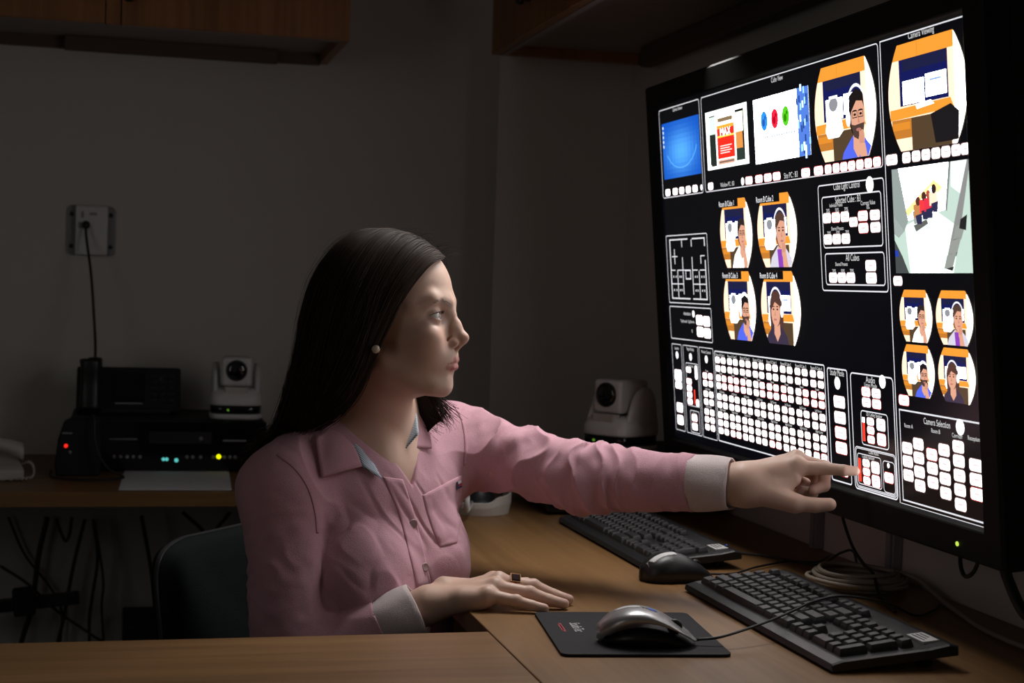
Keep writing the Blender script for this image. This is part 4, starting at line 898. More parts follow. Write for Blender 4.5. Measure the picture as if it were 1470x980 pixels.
def head(P):
    p = toH(P); q = p.copy(); q[1] = np.abs(q[1])                    # left-right symmetric
    d = ell(p, (-95, 0, 24), (90, 72, 79))
    d = smin(d, ell(p, (-50, 0, -30), (46, 57, 72)), 18)            # face mass
    d = smin(d, ell(p, (-58, 0, -70), (46, 50, 44)), 16)            # jaw body
    d = smin(d, cone(q, (-82, 47, -66), (-26, 19, -97), 15, 13), 16)
    d = smin(d, ell(p, (-17, 0, -98), (14, 19, 15.5)), 12)          # chin
    d = smin(d, ell(q, (-28, 40, -34), (21, 18, 17)), 16)           # cheekbone
    d = smin(d, ell(q, (-29, 29, -56), (18, 16, 18)), 20)           # cheek
    d = smin(d, cone(q, (-11, 8, 12), (-21, 36, 14), 7.0, 7), 16)
    d = smin(d, cone(q, (-22, 36, 13), (-40, 50, 6), 6, 5), 16)    # brow
    d = smin(d, ell(p, (-20, 0, -62), (23, 25, 23)), 18)            # muzzle
    d = smax(d, -ell(q, (-6, 33, -5), (12, 17, 10)), 12)            # eye hollow
    d = smin(d, chain(p, [(-10, 0, 8), (-5.5, 0, -3), (2.0, 0, -18), (9.8, 0, -33.5)], [9.5, 6.4, 6.6, 7.4], 6), 8)
    d = smin(d, ell(p, (11.6, 0, -35.2), (8.6, 7.8, 7.4)), 5)         # nose tip
    d = smin(d, ell(q, (.0, 10.6, -42.2), (8.8, 5.4, 6.4)), 5)      # wing
    d = smin(d, cone(p, (11, 0, -40), (2, 0, -49), 4.2, 5), 4)
    d = smin(d, cone(q, (2.5, 4.5, -24), (.5, 8.5, -38), 5.5, 5), 6)
    d = smax(d, -chain(q, [(-1, 12.5, -34), (-5.5, 15.5, -39), (-7.5, 16, -45)], [.8, 1.2, .9], 1), 3)
    d = smax(d, -ell(q, (4.5, 5.6, -48.8), (4.8, 2.3, 3.2)), 2)       # nostril
    d = smax(d, -cone(p, (9, 0, -52), (7.6, 0, -60), 1.2, 1.8), 4)  # philtrum
    d = smin(d, chain(q, [(1.0, 0, -64.8), (.4, 5, -63.8), (-4.8, 15, -66.2), (-15.2, 28.5, -68.6)], [3.4, 3.9, 3.1, 1.8], 3), 2.6)
    d = smin(d, chain(q, [(.2, 0, -73.6), (-1.8, 7, -73.3), (-6, 16, -72), (-15.2, 28.5, -69.2)], [4.6, 4.6, 3.7, 1.8], 3), 2.6)
    d = smax(d, -chain(q, [(6.2, 0, -68.8), (4.4, 6, -68.4), (-.6, 15, -69.0), (-13.4, 28.6, -68.9)], [1.0, .9, .9, .6], 1), 1.6)
    d = smax(d, -ell(p, (5, 0, -84), (7.5, 14, 4)), 7)
    e = q-ET.astype(f32)[:, None]; rr = np.sqrt((e*e).sum(0)); az = np.arctan2(e[1], np.maximum(e[0], 1e-3)); el = np.arctan2(e[2], np.maximum(np.hypot(e[0], e[1]), 1e-3))
    lid = np.where(e[0] > -4, rr-13.6, 99); d = smin(d, lid, 4)
    w = np.clip(1-(az/np.where(az > 0, 1.42, 1.02))**2, -1, 1); up = .05*az+.43*w-.03; lo_ = .05*az-.29*w
    cr = np.abs(el-(up+.20)); d = d+np.where((e[0] > 0) & (rr < 17), .9*np.exp(-(cr/.06)**2)*np.clip(w*2, 0, 1), 0)  # lid crease
    cav = np.maximum(np.maximum(el-up, lo_-el)*12.5, rr-15.5); cav = np.where(e[0] > -1, cav, 9)
    d = smax(d, -cav, .8)
    r = p.copy(); r[1] = np.abs(r[1])                               # ears
    ear = ell(r, (-96, 73, -24), (17, 6, 29)); ear = smin(ear, ell(r, (-90, 71, -48), (8, 5, 9)), 6); ear = smax(ear, -ell(r, (-92, 80, -22), (9, 6, 17)), 3); d = smin(d, ear, 5)
    return d*f32(.001)
NA, NB = fromH((-96, 0, -62)), fromT((-.020, .0, .035))
def neck(P):
    d = cone(P, NA, NB, .049, .055); t = toT(P)
    d = smin(d, cone(t, (.045, -.018, .0), (.005, -.05, .13), .008, .012), .02); d = smin(d, cone(t, (.045, .018, .0), (.005, .05, .13), .008, .012), .02)
    return d
def torso(P, g=0.):
    t = toT(P)
    d = ell(t, (-.005, 0, -.17), (.098+g, .138+g, .235+g))
    d = smin(d, ell(t, (-.012, .02, -.040), (.066+g, .130+g, .055+g)), .05)
    for s in (-1, 1):
        d = smin(d, cone(t, (-.03, s*.035, .070 if s > 0 else .058), (-.012, s*.15, .002 if s > 0 else -.042), .034+g, .044+g), .05)
        d = smin(d, ell(t, (.068, -.070, -.150) if s < 0 else (.058, .058, -.140), (.058+g, .064+g, .062+g) if s < 0 else (.053+g, .056+g, .060+g)), .035)
    d = smin(d, ell(t, (-.01, 0, -.33), (.088+g, .125+g, .13+g)), .06)
    d = smin(d, ell(t, (-.02, 0, -.42), (.115+g, .165+g, .10+g)), .06)
    return d
# pointing left hand
TIP = None
def _tip():
    v = ray(1234, 675.5); n = np.cross(ME, MU); t = ((MTL-EYE)@n)/(v@n); return t
_td = _tip()
LH = dict(
 index=([(1143, 671, 2.030), (1183, 672, 2.021), (1211, 675, _td-.010), (1227.5, 675.8, _td-.0085)], [10.2, 8.4, 7.4, 6.3]),
 middle=([(1143, 661, 2.048), (1184, 670, 2.046), (1183, 697, 2.040), (1168, 703, 2.034)], [10.5, 9.0, 8.0, 7.2]),
 ring=([(1136, 664, 2.066), (1176, 684, 2.066), (1166, 708, 2.056), (1150, 704, 2.047)], [10.0, 8.4, 7.6, 6.9]),
 pinky=([(1126, 672, 2.082), (1156, 694, 2.082), (1146, 710, 2.070), (1134, 705, 2.060)], [9.2, 7.4, 6.7, 6.2]),
 thumb=([(1090, 706, 2.022), (1140, 722, 2.008), (1170, 725, 2.004), (1191, 724, 2.002)], [12.5, 11.0, 9.8, 8.6]))
LH = {k: ([at(*p) for p in a], [r*.001 for r in b_]) for k, (a, b_) in LH.items()}
def lhand(P):
    d = cone(P, EL, WL, .040, .0255)
    wl = WL
    pl = None
    for k, r0, r1 in (('index', .022, .0125), ('middle', .0225, .0130), ('ring', .0215, .0125), ('pinky', .020, .0115)):
        e = cone(P, wl+(LH[k][0][0]-wl)*.08, LH[k][0][0], r0, r1); pl = e if pl is None else smin(pl, e, .012)
    th = cone(P, at(1078, 702, 2.027), LH['thumb'][0][1], .019, .0125); pl = smin(pl, th, .014)
    d = smin(d, pl, .018)
    f = None
    for k in ('index', 'middle', 'ring', 'pinky', 'thumb'):
        e = chain(P, *LH[k], .0022); f = e if f is None else smin(f, e, .0014)
    for k in ('index', 'middle'): 
        c = LH[k][0][0]+UPV*.0055-FWD*.001; d = smin(d, np.sqrt(((P-c.astype(f32)[:, None])**2).sum(0))-.0075, .010)
    web = cone(P, at(1118, 700, 2.022), at(1142, 690, 2.020), .010, .006); d = smin(d, web, .014)
    return smin(d, f, .006)
# resting right hand: own axes, millimetres, x to the fingertips, y to the thumb, z up
_rt = on_z(819, 863, DESK+.008); _rx = _rt-WR_; _rx[2] = 0; _rx /= np.linalg.norm(_rx); _ry = np.cross(ZU, _rx)
RH0 = WR_.copy(); RR = np.stack([_rx, _ry, ZU]).astype(f32); _dz = (DESK-RH0[2])*1000
def toR(P): return (RR@(P-RH0.astype(f32)[:, None]))*f32(1000)
def fromR(p): return RH0+(_rx*p[0]+_ry*p[1]+ZU*p[2])*.001
_s = float(np.linalg.norm((_rt-WR_)[:2]))*1000/183.
def rz_(z): return _dz+z
RHF = dict(
 index=([(86, 27, 27), (128, 37, 21), (151, 41, 12), (169, 43, 7.4)], [10, 8.5, 7.6, 6.6]),
 middle=([(92, 8, 30), (136, 13, 24), (162, 14, 13), (182, 14, 7.4)], [10.2, 8.8, 7.8, 6.7]),
 ring=([(87, -11, 26), (130, -12, 20), (155, -12, 11.5), (174, -12, 7.2)], [9.8, 8.4, 7.5, 6.5]),
 pinky=([(77, -29, 19), (112, -35, 14), (131, -38, 9.5), (147, -39, 6.4)], [9.0, 7.5, 6.7, 5.9]),
 thumb=([(30, 27, 12), (66, 52, 12), (92, 64, 10), (112, 70, 9)], [13, 11, 9.5, 8.2]))
RHF = {k: ([(p[0]*_s, p[1], rz_(p[2])) for p in a], b_) for k, (a, b_) in RHF.items()}
def rhand(P):
    p = toR(P)
    d = cone(P, ER, WR_, .040, .0235)*1000
    pl = None
    for k, y0, r0, r1 in (('index', 9, 18, 13), ('middle', 3, 19, 13.5), ('ring', -4, 19, 13), ('pinky', -9, 18.5, 12)):
        m = RHF[k][0][0]; e = cone(p, (6, y0, 2), (m[0]-3, m[1], m[2]-3), r0, r1); pl = e if pl is None else smin(pl, e, 9)
    pl = smin(pl, cone(p, (45, -22, rz_(14)), (70, -27, rz_(13)), 12, 10), 9)
    pl = smin(pl, cone(p, (22, 20, rz_(18)), RHF['thumb'][0][1], 15, 11.5), 10)
    d = smin(d, pl, 14); f = None
    for k in RHF:
        e = chain(p, *RHF[k], 2.2)
        if k != 'thumb':
            pip = RHF[k][0][1]; e = smin(e, np.sqrt(((p-np.array((pip[0], pip[1], pip[2]+1.5), f32)[:, None])**2).sum(0))-RHF[k][1][1]*.95, 3)
        f = e if f is None else smin(f, e, 1.2)
    for k in ('index', 'middle', 'ring', 'pinky'):
        m = RHF[k][0][0]; d = smin(d, np.sqrt(((p-np.array((m[0]-1, m[1], m[2]+4), f32)[:, None])**2).sum(0))-7.2, 9)
    tn = 0
    for k in ('middle', 'ring'):
        m = RHF[k][0][0]; d = smin(d, cone(p, (30, m[1]*.5, 17), (m[0], m[1], m[2]+8.5), 1.2, 1.5), 7)
    d = smin(d, f, 6)
    return smax(d, (_dz+.4-p[2]) if False else -9999+0*p[0], 0)*f32(.001)
def box_of(*pts, r=.06):
    a = np.array(pts); return a.min(0)-r, a.max(0)+r
GROUPS = [(head, box_of(fromH((25, -80, 100)), fromH((-185, 80, -120)), r=.02), .0), (neck, box_of(NA, NB, r=.08), .020), (torso, box_of(*[fromT(q) for q in ((.13, .2, .1), (-.13, -.2, .1), (.13, -.2, -.5), (-.13, .2, -.5))], r=.03), .045),
          (lhand, box_of(EL, WL, *[p for a, _ in LH.values() for p in a], r=.05), .0), (rhand, box_of(ER, WR_, *[fromR(p) for a, _ in RHF.values() for p in a], r=.05), .0),
          (lambda P: cone(P, SL, EL, .048, .040), box_of(SL, EL, r=.06), .03), (lambda P: cone(P, SR, ER, .045, .038), box_of(SR, ER, r=.06), .03)]
def body(P, where):
    d = None
    for fn, (lo, hi), k in GROUPS:
        if where is not None:
            c, r = where
            if ((c+r < lo-.02) | (c-r > hi+.02)).any(): continue
        e = fn(P); d = e if d is None else smin(d, e, k)
    return np.full(P.shape[1], 1., f32) if d is None else d
allp = np.array([SR, SL, EL, WL, ER, WR_, TIP if TIP is not None else at(1236, 676, 2.02), fromH((-185, 0, 105)), fromT((0, 0, -.52)), _rt, at(1205, 740, 2.0), fromT((0, -.2, -.5)), fromT((-.15, .2, -.5))])
lo, hi = allp.min(0)-.10, allp.max(0)+.10
WOMAN_H = 0.0022 if globals().get('QUICK') else 0.00165
V, Fq = sculpt(body, lo, hi, WOMAN_H)
# skin colour: lips, brows, nails, blush
SK = np.array([.60, .40, .315]); cols = np.tile(SK, (len(V), 1))
ph = toH(V.T.astype(f32)).T; qh = ph.copy(); qh[:, 1] = np.abs(qh[:, 1])
def mixin(w, c): 
    global cols
    cols = cols*(1-w[:, None])+np.array(c)*w[:, None]
sst = lambda a, b_, x: np.clip((x-a)/(b_-a), 0, 1)**2*(3-2*np.clip((x-a)/(b_-a), 0, 1))
mixin(.35*np.exp(-(((qh-[-24, 40, -40])/[22, 20, 18])**2).sum(1)), (.60, .24, .17))
mixin(.3*np.exp(-(((qh-[12, 0, -36])/[12, 14, 10])**2).sum(1)), (.62, .27, .2))
lipd = np.minimum(chain(qh.T.astype(f32), [(1.0, 0, -64.8), (.4, 5, -63.8), (-4.8, 15, -66.2), (-15.2, 28.5, -68.6)], [3.2, 3.6, 2.7, 1.4], 3), chain(qh.T.astype(f32), [(.2, 0, -73.6), (-1.8, 7, -73.3), (-6, 16, -72), (-15.2, 28.5, -69.2)], [4.4, 4.4, 3.3, 1.4], 3))
mixin(.92*(1-sst(.4, 2.5, lipd)), (.45, .155, .150))
brow = chain(qh.T.astype(f32), [(-2, 11, 9), (-6, 24, 13.5), (-16, 37, 13.5), (-26, 46, 8)], [3.2, 3.4, 2.4, 1.], 1)
mixin(.45*(1-sst(-.5, 4.5, brow)), (.10, .055, .04))
e_ = qh-ET; rr_e = np.sqrt((e_**2).sum(1)); az_ = np.arctan2(e_[:, 1], np.maximum(e_[:, 0], 1e-3)); el_ = np.arctan2(e_[:, 2], np.maximum(np.hypot(e_[:, 0], e_[:, 1]), 1e-3)); w_ = np.clip(1-(az_/np.where(az_ > 0, 1.42, 1.02))**2, -1, 1)
ed_ = np.maximum(el_-(.05*az_+.43*w_-.03), (.05*az_-.29*w_)-el_)*12.5
mixin(.75*((rr_e < 16.5) & (e_[:, 0] > -1))*(1-sst(.0, 1.6, ed_))*np.where(el_ > .05, 1, .55), (.10, .05, .04))
for k in ('index', 'middle', 'ring', 'pinky'):                     # nails of the resting hand
    a, b_ = np.array(RHF[k][0][2]), np.array(RHF[k][0][3]); pr = toR(V.T.astype(f32)).T; ax = (b_-a)/np.linalg.norm(b_-a); upn = np.array([0, 0, 1.])-ax*ax[2]; upn /= np.linalg.norm(upn)
    q = pr-b_; side = np.cross(ax, upn); x_, y_, z_ = q@ax, q@side, q@upn
    mixin(.75*((np.abs(x_+.5) < 6) & (np.abs(y_) < 4.6) & (z_ > 2.2)).astype(float), (.52, .29, .27))
m, nt, bs = nodes('skin'); M['skin'] = m
a = nt.nodes.new('ShaderNodeAttribute'); a.attribute_name = 'Col'; nt.links.new(a.outputs['Color'], bs.inputs['Base Color'])
bs.inputs['Roughness'].default_value = .46; bs.inputs['Specular IOR Level'].default_value = .40
bs.inputs['Subsurface Weight'].default_value = .18; bs.inputs['Subsurface Radius'].default_value = (1, .35, .2); bs.inputs['Subsurface Scale'].default_value = .005
tc = nt.nodes.new('ShaderNodeTexCoord'); n1 = nt.nodes.new('ShaderNodeTexNoise'); n1.inputs['Scale'].default_value = 650; n1.inputs['Detail'].default_value = 3; nt.links.new(tc.outputs['Object'], n1.inputs['Vector'])
bp = nt.nodes.new('ShaderNodeBump'); bp.inputs['Strength'].default_value = .12; bp.inputs['Distance'].default_value = .0008; nt.links.new(n1.outputs['Fac'], bp.inputs['Height']); nt.links.new(bp.outputs['Normal'], bs.inputs['Normal'])
wom_ = thing('person', 'seated woman with long dark hair in pink shirt touching the large monitor', 'person', (TM[0], TM[1], .40))
body_o = mesh_obj('body', V, Fq, M['skin'], wom_, cols); body_o['label'] = 'bare skin of face, neck and hands'

# eyes
for s in (-1, 1):
    c = ET*[1, s, 1]; gaze = np.array([.985, .10, .10]); gaze /= np.linalg.norm(gaze); u_ = np.cross(gaze, [0, 0, 1]); u_ /= np.linalg.norm(u_); w_ = np.cross(u_, gaze)
    vs, cc, fs = [], [], []; nr, na = 36, 40
    for i in range(nr+1):
        t = math.radians(180*i/nr); 
        for j in range(na):
            a = 2*PI*j/na; r = 12.4+(.55*math.exp(-(math.degrees(t)/20)**2)); vs.append(fromH(c+r*(math.cos(t)*gaze+math.sin(t)*(math.cos(a)*u_+math.sin(a)*w_))))
            dg = math.degrees(t); st = .75+.25*math.sin(j*5.3)
            cc.append((.003, .003, .003) if dg < 9 else ((.16*st, .13*st, .085*st) if dg < 25 else ((.06, .05, .04) if dg < 28 else (.72, .69, .66))))
    for i in range(nr):
        for j in range(na): fs.append((i*na+j, i*na+(j+1) % na, (i+1)*na+(j+1) % na, (i+1)*na+j))
    if s < 0 and 'eye' not in M: M['eye'] = mat('eyeball', (1, 1, 1), .05, spec=.6, attr='Col', coat=1.)
    mesh_obj('eye', np.array(vs), np.array(fs), M['eye'], wom_, np.array(cc))

# ------------------------------------------------------------------ shirt
def axis_par(P, a, b_):
    a = np.asarray(a, f32); ba = np.asarray(b_, f32)-a; L = np.sqrt(ba@ba); pa = P-a[:, None]; h = (ba@pa)/(ba@ba); q = pa-ba[:, None]*h
    u = np.cross(ba, [0, 0, 1]).astype(f32); u /= np.linalg.norm(u); v = np.cross(u, ba).astype(f32); v /= np.linalg.norm(v); return h, np.arctan2(v@q, u@q), L
def ridge(x): return 1-np.abs(np.sin(x))**.8*1.6
def sleeve_l(P):
    d = smin(cone(P, SL, EL, .0535, .0455), cone(P, EL, WL, .0445, .0365), .03); d = smin(d, cone(P, fromT((-.0, .10, -.03)), SL, .060, .056), .03)
    h, a, L = axis_par(P, SL, EL); h2, a2, L2 = axis_par(P, EL, WL); s = np.where(h < 1, h, 1+h2)
    w = .6*np.exp(-((s-1.08)/.26)**2)+.35*np.exp(-((s-1.75)/.07)**2)+.08; n = vnoise(s*6+3, np.cos(a)*1.3+5, np.sin(a)*1.3)
    d = d-.0055*w*ridge(s*24+1.5*np.sin(a+.5)+2.2*n)
    d = d-.0058*np.exp(-((s-.45)/.35)**2)*ridge(s*7.0-1.9*np.cos(a-1.0)+1.5*n)
    d = d-.0022*n-.0012*vnoise(s*22, np.cos(a)*2.5, np.sin(a)*2.5)
    return np.maximum(d, np.where(h2 > .5, (P-CLp.astype(f32)[:, None]).T@CL.astype(f32), -1))
def sleeve_r(P):
    d = smin(cone(P, SR, ER, .0500, .0480), cone(P, ER, WR_, .0480, .0335), .03); d = smin(d, cone(P, fromT((-.01, -.11, -.01)), SR, .056, .053), .03)
    h, a, L = axis_par(P, SR, ER); h2, a2, L2 = axis_par(P, ER, WR_); near = np.where(h < 1, h, 1+h2)
    n = vnoise(near*5, np.cos(a)*1.2+9, np.sin(a)*1.2)
    d = d-.0024*(np.exp(-((near-.36)/.20)**2)*np.clip(np.cos(a+.2)*.6+.5, 0, 1)+.5*np.exp(-((near-1.)/.25)**2))*(1-np.sqrt(np.sin(near*25+1.2*np.sin(a)+2.6*n)**2+.03)*1.5)
    d = d-.0040*np.exp(-((h2-.55)/.3)**2)*ridge(h2*13+1.5*a2*.5+2*n)*(h > .9)
    d = d-.0016*n-.0009*vnoise(near*18, np.cos(a)*3, np.sin(a)*3)
    return np.maximum(d, np.where(h2 > .5, (P-CRp.astype(f32)[:, None]).T@CR_.astype(f32), -1))
def shirt_torso(P):
    t = toT(P); d = torso(P, .0075)
    d = smin(d, ell(t, (.034, -.022, -.240), (.070, .092, .150)), .05); d = smin(d, cone(t, (.022, -.082, -.17), (.030, -.085, -.40), .066, .066), .05)
    n = vnoise(t[0]*9+2, t[1]*9, t[2]*6); 
    soft = lambda x: 1-np.sqrt(np.sin(x)**2+.04)*1.5
    fold = soft((t[1]*62+t[2]*44)+3.0*n); fold2 = soft((t[1]*46-t[2]*52)+2.8*n+1.)
    wz = np.exp(-((t[2]+.22)/.12)**2); d = d-.0028*fold*wz*np.clip(-t[1]*9+.55, 0, 1)-.0022*fold2*wz*np.clip(t[1]*9+.3, 0, 1)
    cr_ = np.abs(vnoise(t[0]*22+7, t[1]*40+t[2]*24, t[2]*12-t[1]*8)); d = d-.0012*vnoise(t[0]*24, t[1]*24, t[2]*15)-.0026*n+.0030*np.maximum(.30-cr_, 0)*3.3*np.clip((.02-t[2])*12, 0, 1)*.8
    return d
VZ = -.026
def opening(P):
    t = toT(P); v = np.maximum(np.abs(t[1]+.004)-(t[2]-VZ)*.56, -(t[0]-.00)); v = np.maximum(v, t[2]-.2)
    return smin(v, np.maximum(cone(t, (-.020, 0, .03), (.0, 0, .2), .0565, .075), -1), .02)
def shirt_outer(P, where=None):
    t = toT(P); kk = .0015+.024*np.clip((t[2]+.12)/.10, 0, 1); d = smin(shirt_torso(P), sleeve_r(P), kk); return smin(d, sleeve_l(P), .028)
CL = (WL-EL)/np.linalg.norm(WL-EL); CR_ = (WR_-ER)/np.linalg.norm(WR_-ER)
CLp = EL+CL*(np.linalg.norm(WL-EL)-.066); CRp = ER+CR_*(np.linalg.norm(WR_-ER)-.060)
def shirt(P, where):
    d = shirt_outer(P); d = smax(d, -opening(P), .004); t = toT(P)
    return np.maximum(d, -.405-t[2])
SV, SF = sculpt(shirt, lo, hi, .0032 if globals().get('QUICK') else .0022, slack=1.6)
def fabric(name, c, k=.34):
    m, nt, bs = nodes(name); tc = nt.nodes.new('ShaderNodeTexCoord')
    n = nt.nodes.new('ShaderNodeTexNoise'); n.inputs['Scale'].default_value = 900; n.inputs['Detail'].default_value = 2; nt.links.new(tc.outputs['Object'], n.inputs['Vector'])
    n2 = nt.nodes.new('ShaderNodeTexNoise'); n2.inputs['Scale'].default_value = 55; n2.inputs['Detail'].default_value = 5; nt.links.new(tc.outputs['Object'], n2.inputs['Vector'])
    ad = nt.nodes.new('ShaderNodeMath'); ad.operation = 'MULTIPLY_ADD'; ad.inputs[1].default_value = 1.3; nt.links.new(n2.outputs['Fac'], ad.inputs[0]); nt.links.new(n.outputs['Fac'], ad.inputs[2])
    bp = nt.nodes.new('ShaderNodeBump'); bp.inputs['Strength'].default_value = k; bp.inputs['Distance'].default_value = .0016; nt.links.new(ad.outputs[0], bp.inputs['Height']); nt.links.new(bp.outputs['Normal'], bs.inputs['Normal'])
    mr = nt.nodes.new('ShaderNodeMapRange'); mr.inputs['To Min'].default_value = .80; mr.inputs['To Max'].default_value = 1.2; nt.links.new(n.outputs['Fac'], mr.inputs['Value'])
    mx = nt.nodes.new('ShaderNodeMix'); mx.data_type = 'RGBA'; mx.blend_type = 'MULTIPLY'; mx.inputs['Factor'].default_value = 1; mx.inputs['A'].default_value = (*c, 1); nt.links.new(mr.outputs['Result'], mx.inputs['B'])
    nt.links.new(mx.outputs['Result'], bs.inputs['Base Color']); bs.inputs['Roughness'].default_value = .88; bs.inputs['Specular IOR Level'].default_value = .15; bs.inputs['Sheen Weight'].default_value = .12
    return m
M['pink'] = fabric('pink_cotton', (.56, .315, .375)); M['cuffcloth'] = fabric('pale_cuff_cotton', (.62, .53, .53)); M['pink2'] = fabric('pink_cotton_seam', (.54, .30, .36), .3)
shirt_o = mesh_obj('shirt', SV, SF, M['pink'], wom_); shirt_o['label'] = 'pink button-up cotton shirt'
bvh = BVHTree.FromPolygons([tuple(v) for v in SV], [tuple(map(int, f)) for f in SF])
bvs = BVHTree.FromPolygons([tuple(v) for v in V], [tuple(map(int, f)) for f in Fq])
def on_shirt(px, py, lift=0., bv=None):
    v = ray(px, py); n = v/np.linalg.norm(v); h = (bv or bvh).ray_cast(Vector(EYE), Vector(n))
    if h[0] is None: return None
    nn = np.array(h[1]); nn = nn if nn@n < 0 else -nn
    return np.array(h[0])+nn*lift
def patch(A, Bc, nu, nv, lift, name, m, parent, thick=.0008, bulge=0.):
    # strip between two outlines drawn over the shirt, laid on its surface
    R = []
    SA, SB = smooth_path([(*p, 0) for p in A], 161)[:, :2], smooth_path([(*p, 0) for p in Bc], 161)[:, :2]; edge = lambda n: [0, .012]+list(np.linspace(.05, .95, n-1))+[.988, 1]
    tv_ = [0, .05]+list(np.linspace(.15, .85, nv-1))+[.95, 1]
    for iu, fu in enumerate(edge(nu)):
        a = SA[int(round(fu*160))]; c = SB[int(round(fu*160))]; row = []
        for j, t in enumerate(tv_):
            q = a+(c-a)*t; p = on_shirt(q[0], q[1], lift*(1 if 0 < j < len(tv_)-1 and 0 < iu < nu+2 else -.2)); row.append(p)
        R.append(row)
    flat = [p for r in R for p in r if p is not None]
    for r in R:
        for j, p in enumerate(r):
            if p is None: r[j] = next((x for x in r if x is not None), flat[0])
    b = MB(); b.loft([[tuple(p) for p in r] for r in R], False, False); return b.build(name, m, parent, solid=thick)
patch([(549, 684), (571, 735), (586, 790), (598, 843)], [(578.5, 688), (594, 735), (607, 785), (619, 838)], 60, 8, .0013, 'placket', M['pink2'], shirt_o)
# chest pocket with its small mark
pk = patch([(606, 711), (613, 738), (622, 764), (631, 785)], [(663, 681), (664, 715), (661, 750), (656, 779)], 26, 16, .0014, 'pocket', M['pink2'], shirt_o)
M['navy'] = mat('navy_thread', (.02, .02, .06), .8)
for (q0, q1, q2, q3), mm in ((((652.5, 692.5), (655, 691), (655.8, 701), (653.4, 702.6)), 'navy'), (((655.2, 691.5), (659.5, 689), (660, 692.2), (655.4, 694.6)), 'white_ink'), (((655.4, 695), (660, 692.6), (660.4, 696), (655.8, 698.2)), 'red_ink'), (((655.8, 698.6), (660.4, 696.4), (660.6, 698.6), (656, 701)), 'navy')):
    pts = [on_shirt(*q, .0028) for q in (q0, q1, q2, q3)]
    if all(p is not None for p in pts):
        b = MB(); b.add([tuple(p) for p in pts], [(0, 1, 2, 3)]); b.build('emblem', M[mm], pk, solid=.0004)
M['button'] = mat('shell_button', (.40, .28, .28), .35)
for (bx_, by_) in ((608, 814), (592, 751)):
    p = on_shirt(bx_, by_, .0036); 
    p2 = on_shirt(bx_+3, by_, .0036); p3 = on_shirt(bx_, by_+3, .0036); n = np.cross(p2-p, p3-p); n /= np.linalg.norm(n); n = n if n@FWD < 0 else -n
    b = MB(); b.lathe([(.0058, -.001), (.0062, .0004), (.0058, .0014), (.0042, .0010), (0, .0008)], tuple(p), 20, axis=n); b.build('button', M['button'], shirt_o)
def seam(pts, w, name):
    P_ = np.array(pts, float); d_ = np.gradient(P_, axis=0); n_ = np.stack([-d_[:, 1], d_[:, 0]], 1); n_ /= np.linalg.norm(n_, axis=1, keepdims=True)
    return patch([tuple(q) for q in P_-n_*w], [tuple(q) for q in P_+n_*w], 40, 4, .0008, name, M['pink2'], shirt_o)
seam([(398, 652), (424, 672), (443, 700), (453, 735), (456, 765)], 1.7, 'shoulder_seam')
seam([(652, 580), (664, 604), (669, 636), (667, 668)], 1.6, 'shoulder_seam')
# cuffs
def cuff(c0, ax, r0, r1, L, name, flare=0., ell_=1.):
    u = np.cross(ax, ZU); u /= np.linalg.norm(u); w = np.cross(u, ax); R = []
    def rg(s, r, k=1.): return [tuple(c0+ax*(s+.0022*math.sin(2*a+1))+r*k*(math.cos(a)*u*ell_+math.sin(a)*w)*(1+.025*math.sin(3*a+s*60)+.012*math.sin(7*a+2))) for a in np.linspace(0, 2*PI, 64, endpoint=False)]
    for t in np.linspace(0, 1, 10): R.append(rg(L*t, r0+(r1-r0)*t+.0012*math.sin(PI*t)))
    R += [rg(L+.0008, r1-.0012), rg(L, r1-.0024), rg(L*.5, (r0+r1)/2-.0030), rg(.0, r0-.003)]
    b = MB(); b.loft(R+[R[0]], True, False); o = b.build(name, M['cuffcloth'], shirt_o); o['label'] = 'pale turned back cuff'
    b = MB(); k = 46
    for i in range(k):
        a = 2*PI*i/k; p = lambda s, da, up: tuple(c0+ax*s+(r0+.0016+up)*(math.cos(a+da)*u*ell_+math.sin(a+da)*w)*(1+.025*math.sin(3*a+s*60)+.012*math.sin(7*a+2))); b.add([p(.0022, -.03, .0004), p(.0022, .03, .0004), p(.0030, .03, .0004), p(.0030, -.03, .0004)], [(0, 1, 2, 3)])
    b.build('stitching', M['pink2'], o); return o
cuff(CLp-CL*.004, CL, .0385, .0345, .056, 'cuff'); cuff(CRp-CR_*.004, CR_, .0370, .0350, .054, 'cuff', ell_=1.0)

# collar: leaves, lining
m, nt, bs = nodes('striped_lining'); M['stripe'] = m; tc = nt.nodes.new('ShaderNodeTexCoord'); wv = nt.nodes.new('ShaderNodeTexWave'); wv.inputs['Scale'].default_value = 125; wv.bands_direction = 'DIAGONAL'
nt.links.new(tc.outputs['Object'], wv.inputs['Vector']); crm = nt.nodes.new('ShaderNodeValToRGB'); crm.color_ramp.elements[0].color = (.16, .30, .46, 1); crm.color_ramp.elements[1].color = (.62, .66, .68, 1); crm.color_ramp.elements[0].position = .35; crm.color_ramp.elements[1].position = .6
nt.links.new(wv.outputs['Fac'], crm.inputs['Fac']); nt.links.new(crm.outputs['Color'], bs.inputs['Base Color']); bs.inputs['Roughness'].default_value = .9
def lift_pt(px, py, lift, bv=None, dd=None):
    p = on_shirt(px, py, lift, bv)
    return at(px, py, dd) if p is None else p
def grid(c00, c10, c01, c11, nu=14, nv=10, bulge=.0, dirn=None):
    R = []
    for i in range(nu+1):
        s = i/nu; row = []
        for j in range(nv+1):
            t = j/nv; p = (1-s)*(1-t)*c00+s*(1-t)*c10+(1-s)*t*c01+s*t*c11
            if dirn is not None: p = p+dirn*bulge*math.sin(PI*s*.9+.1)*math.sin(PI*min(1, t+.12))
            row.append(tuple(p))
        R.append(row)
    return R
def dep(p): return float((p-EYE)@FWD)
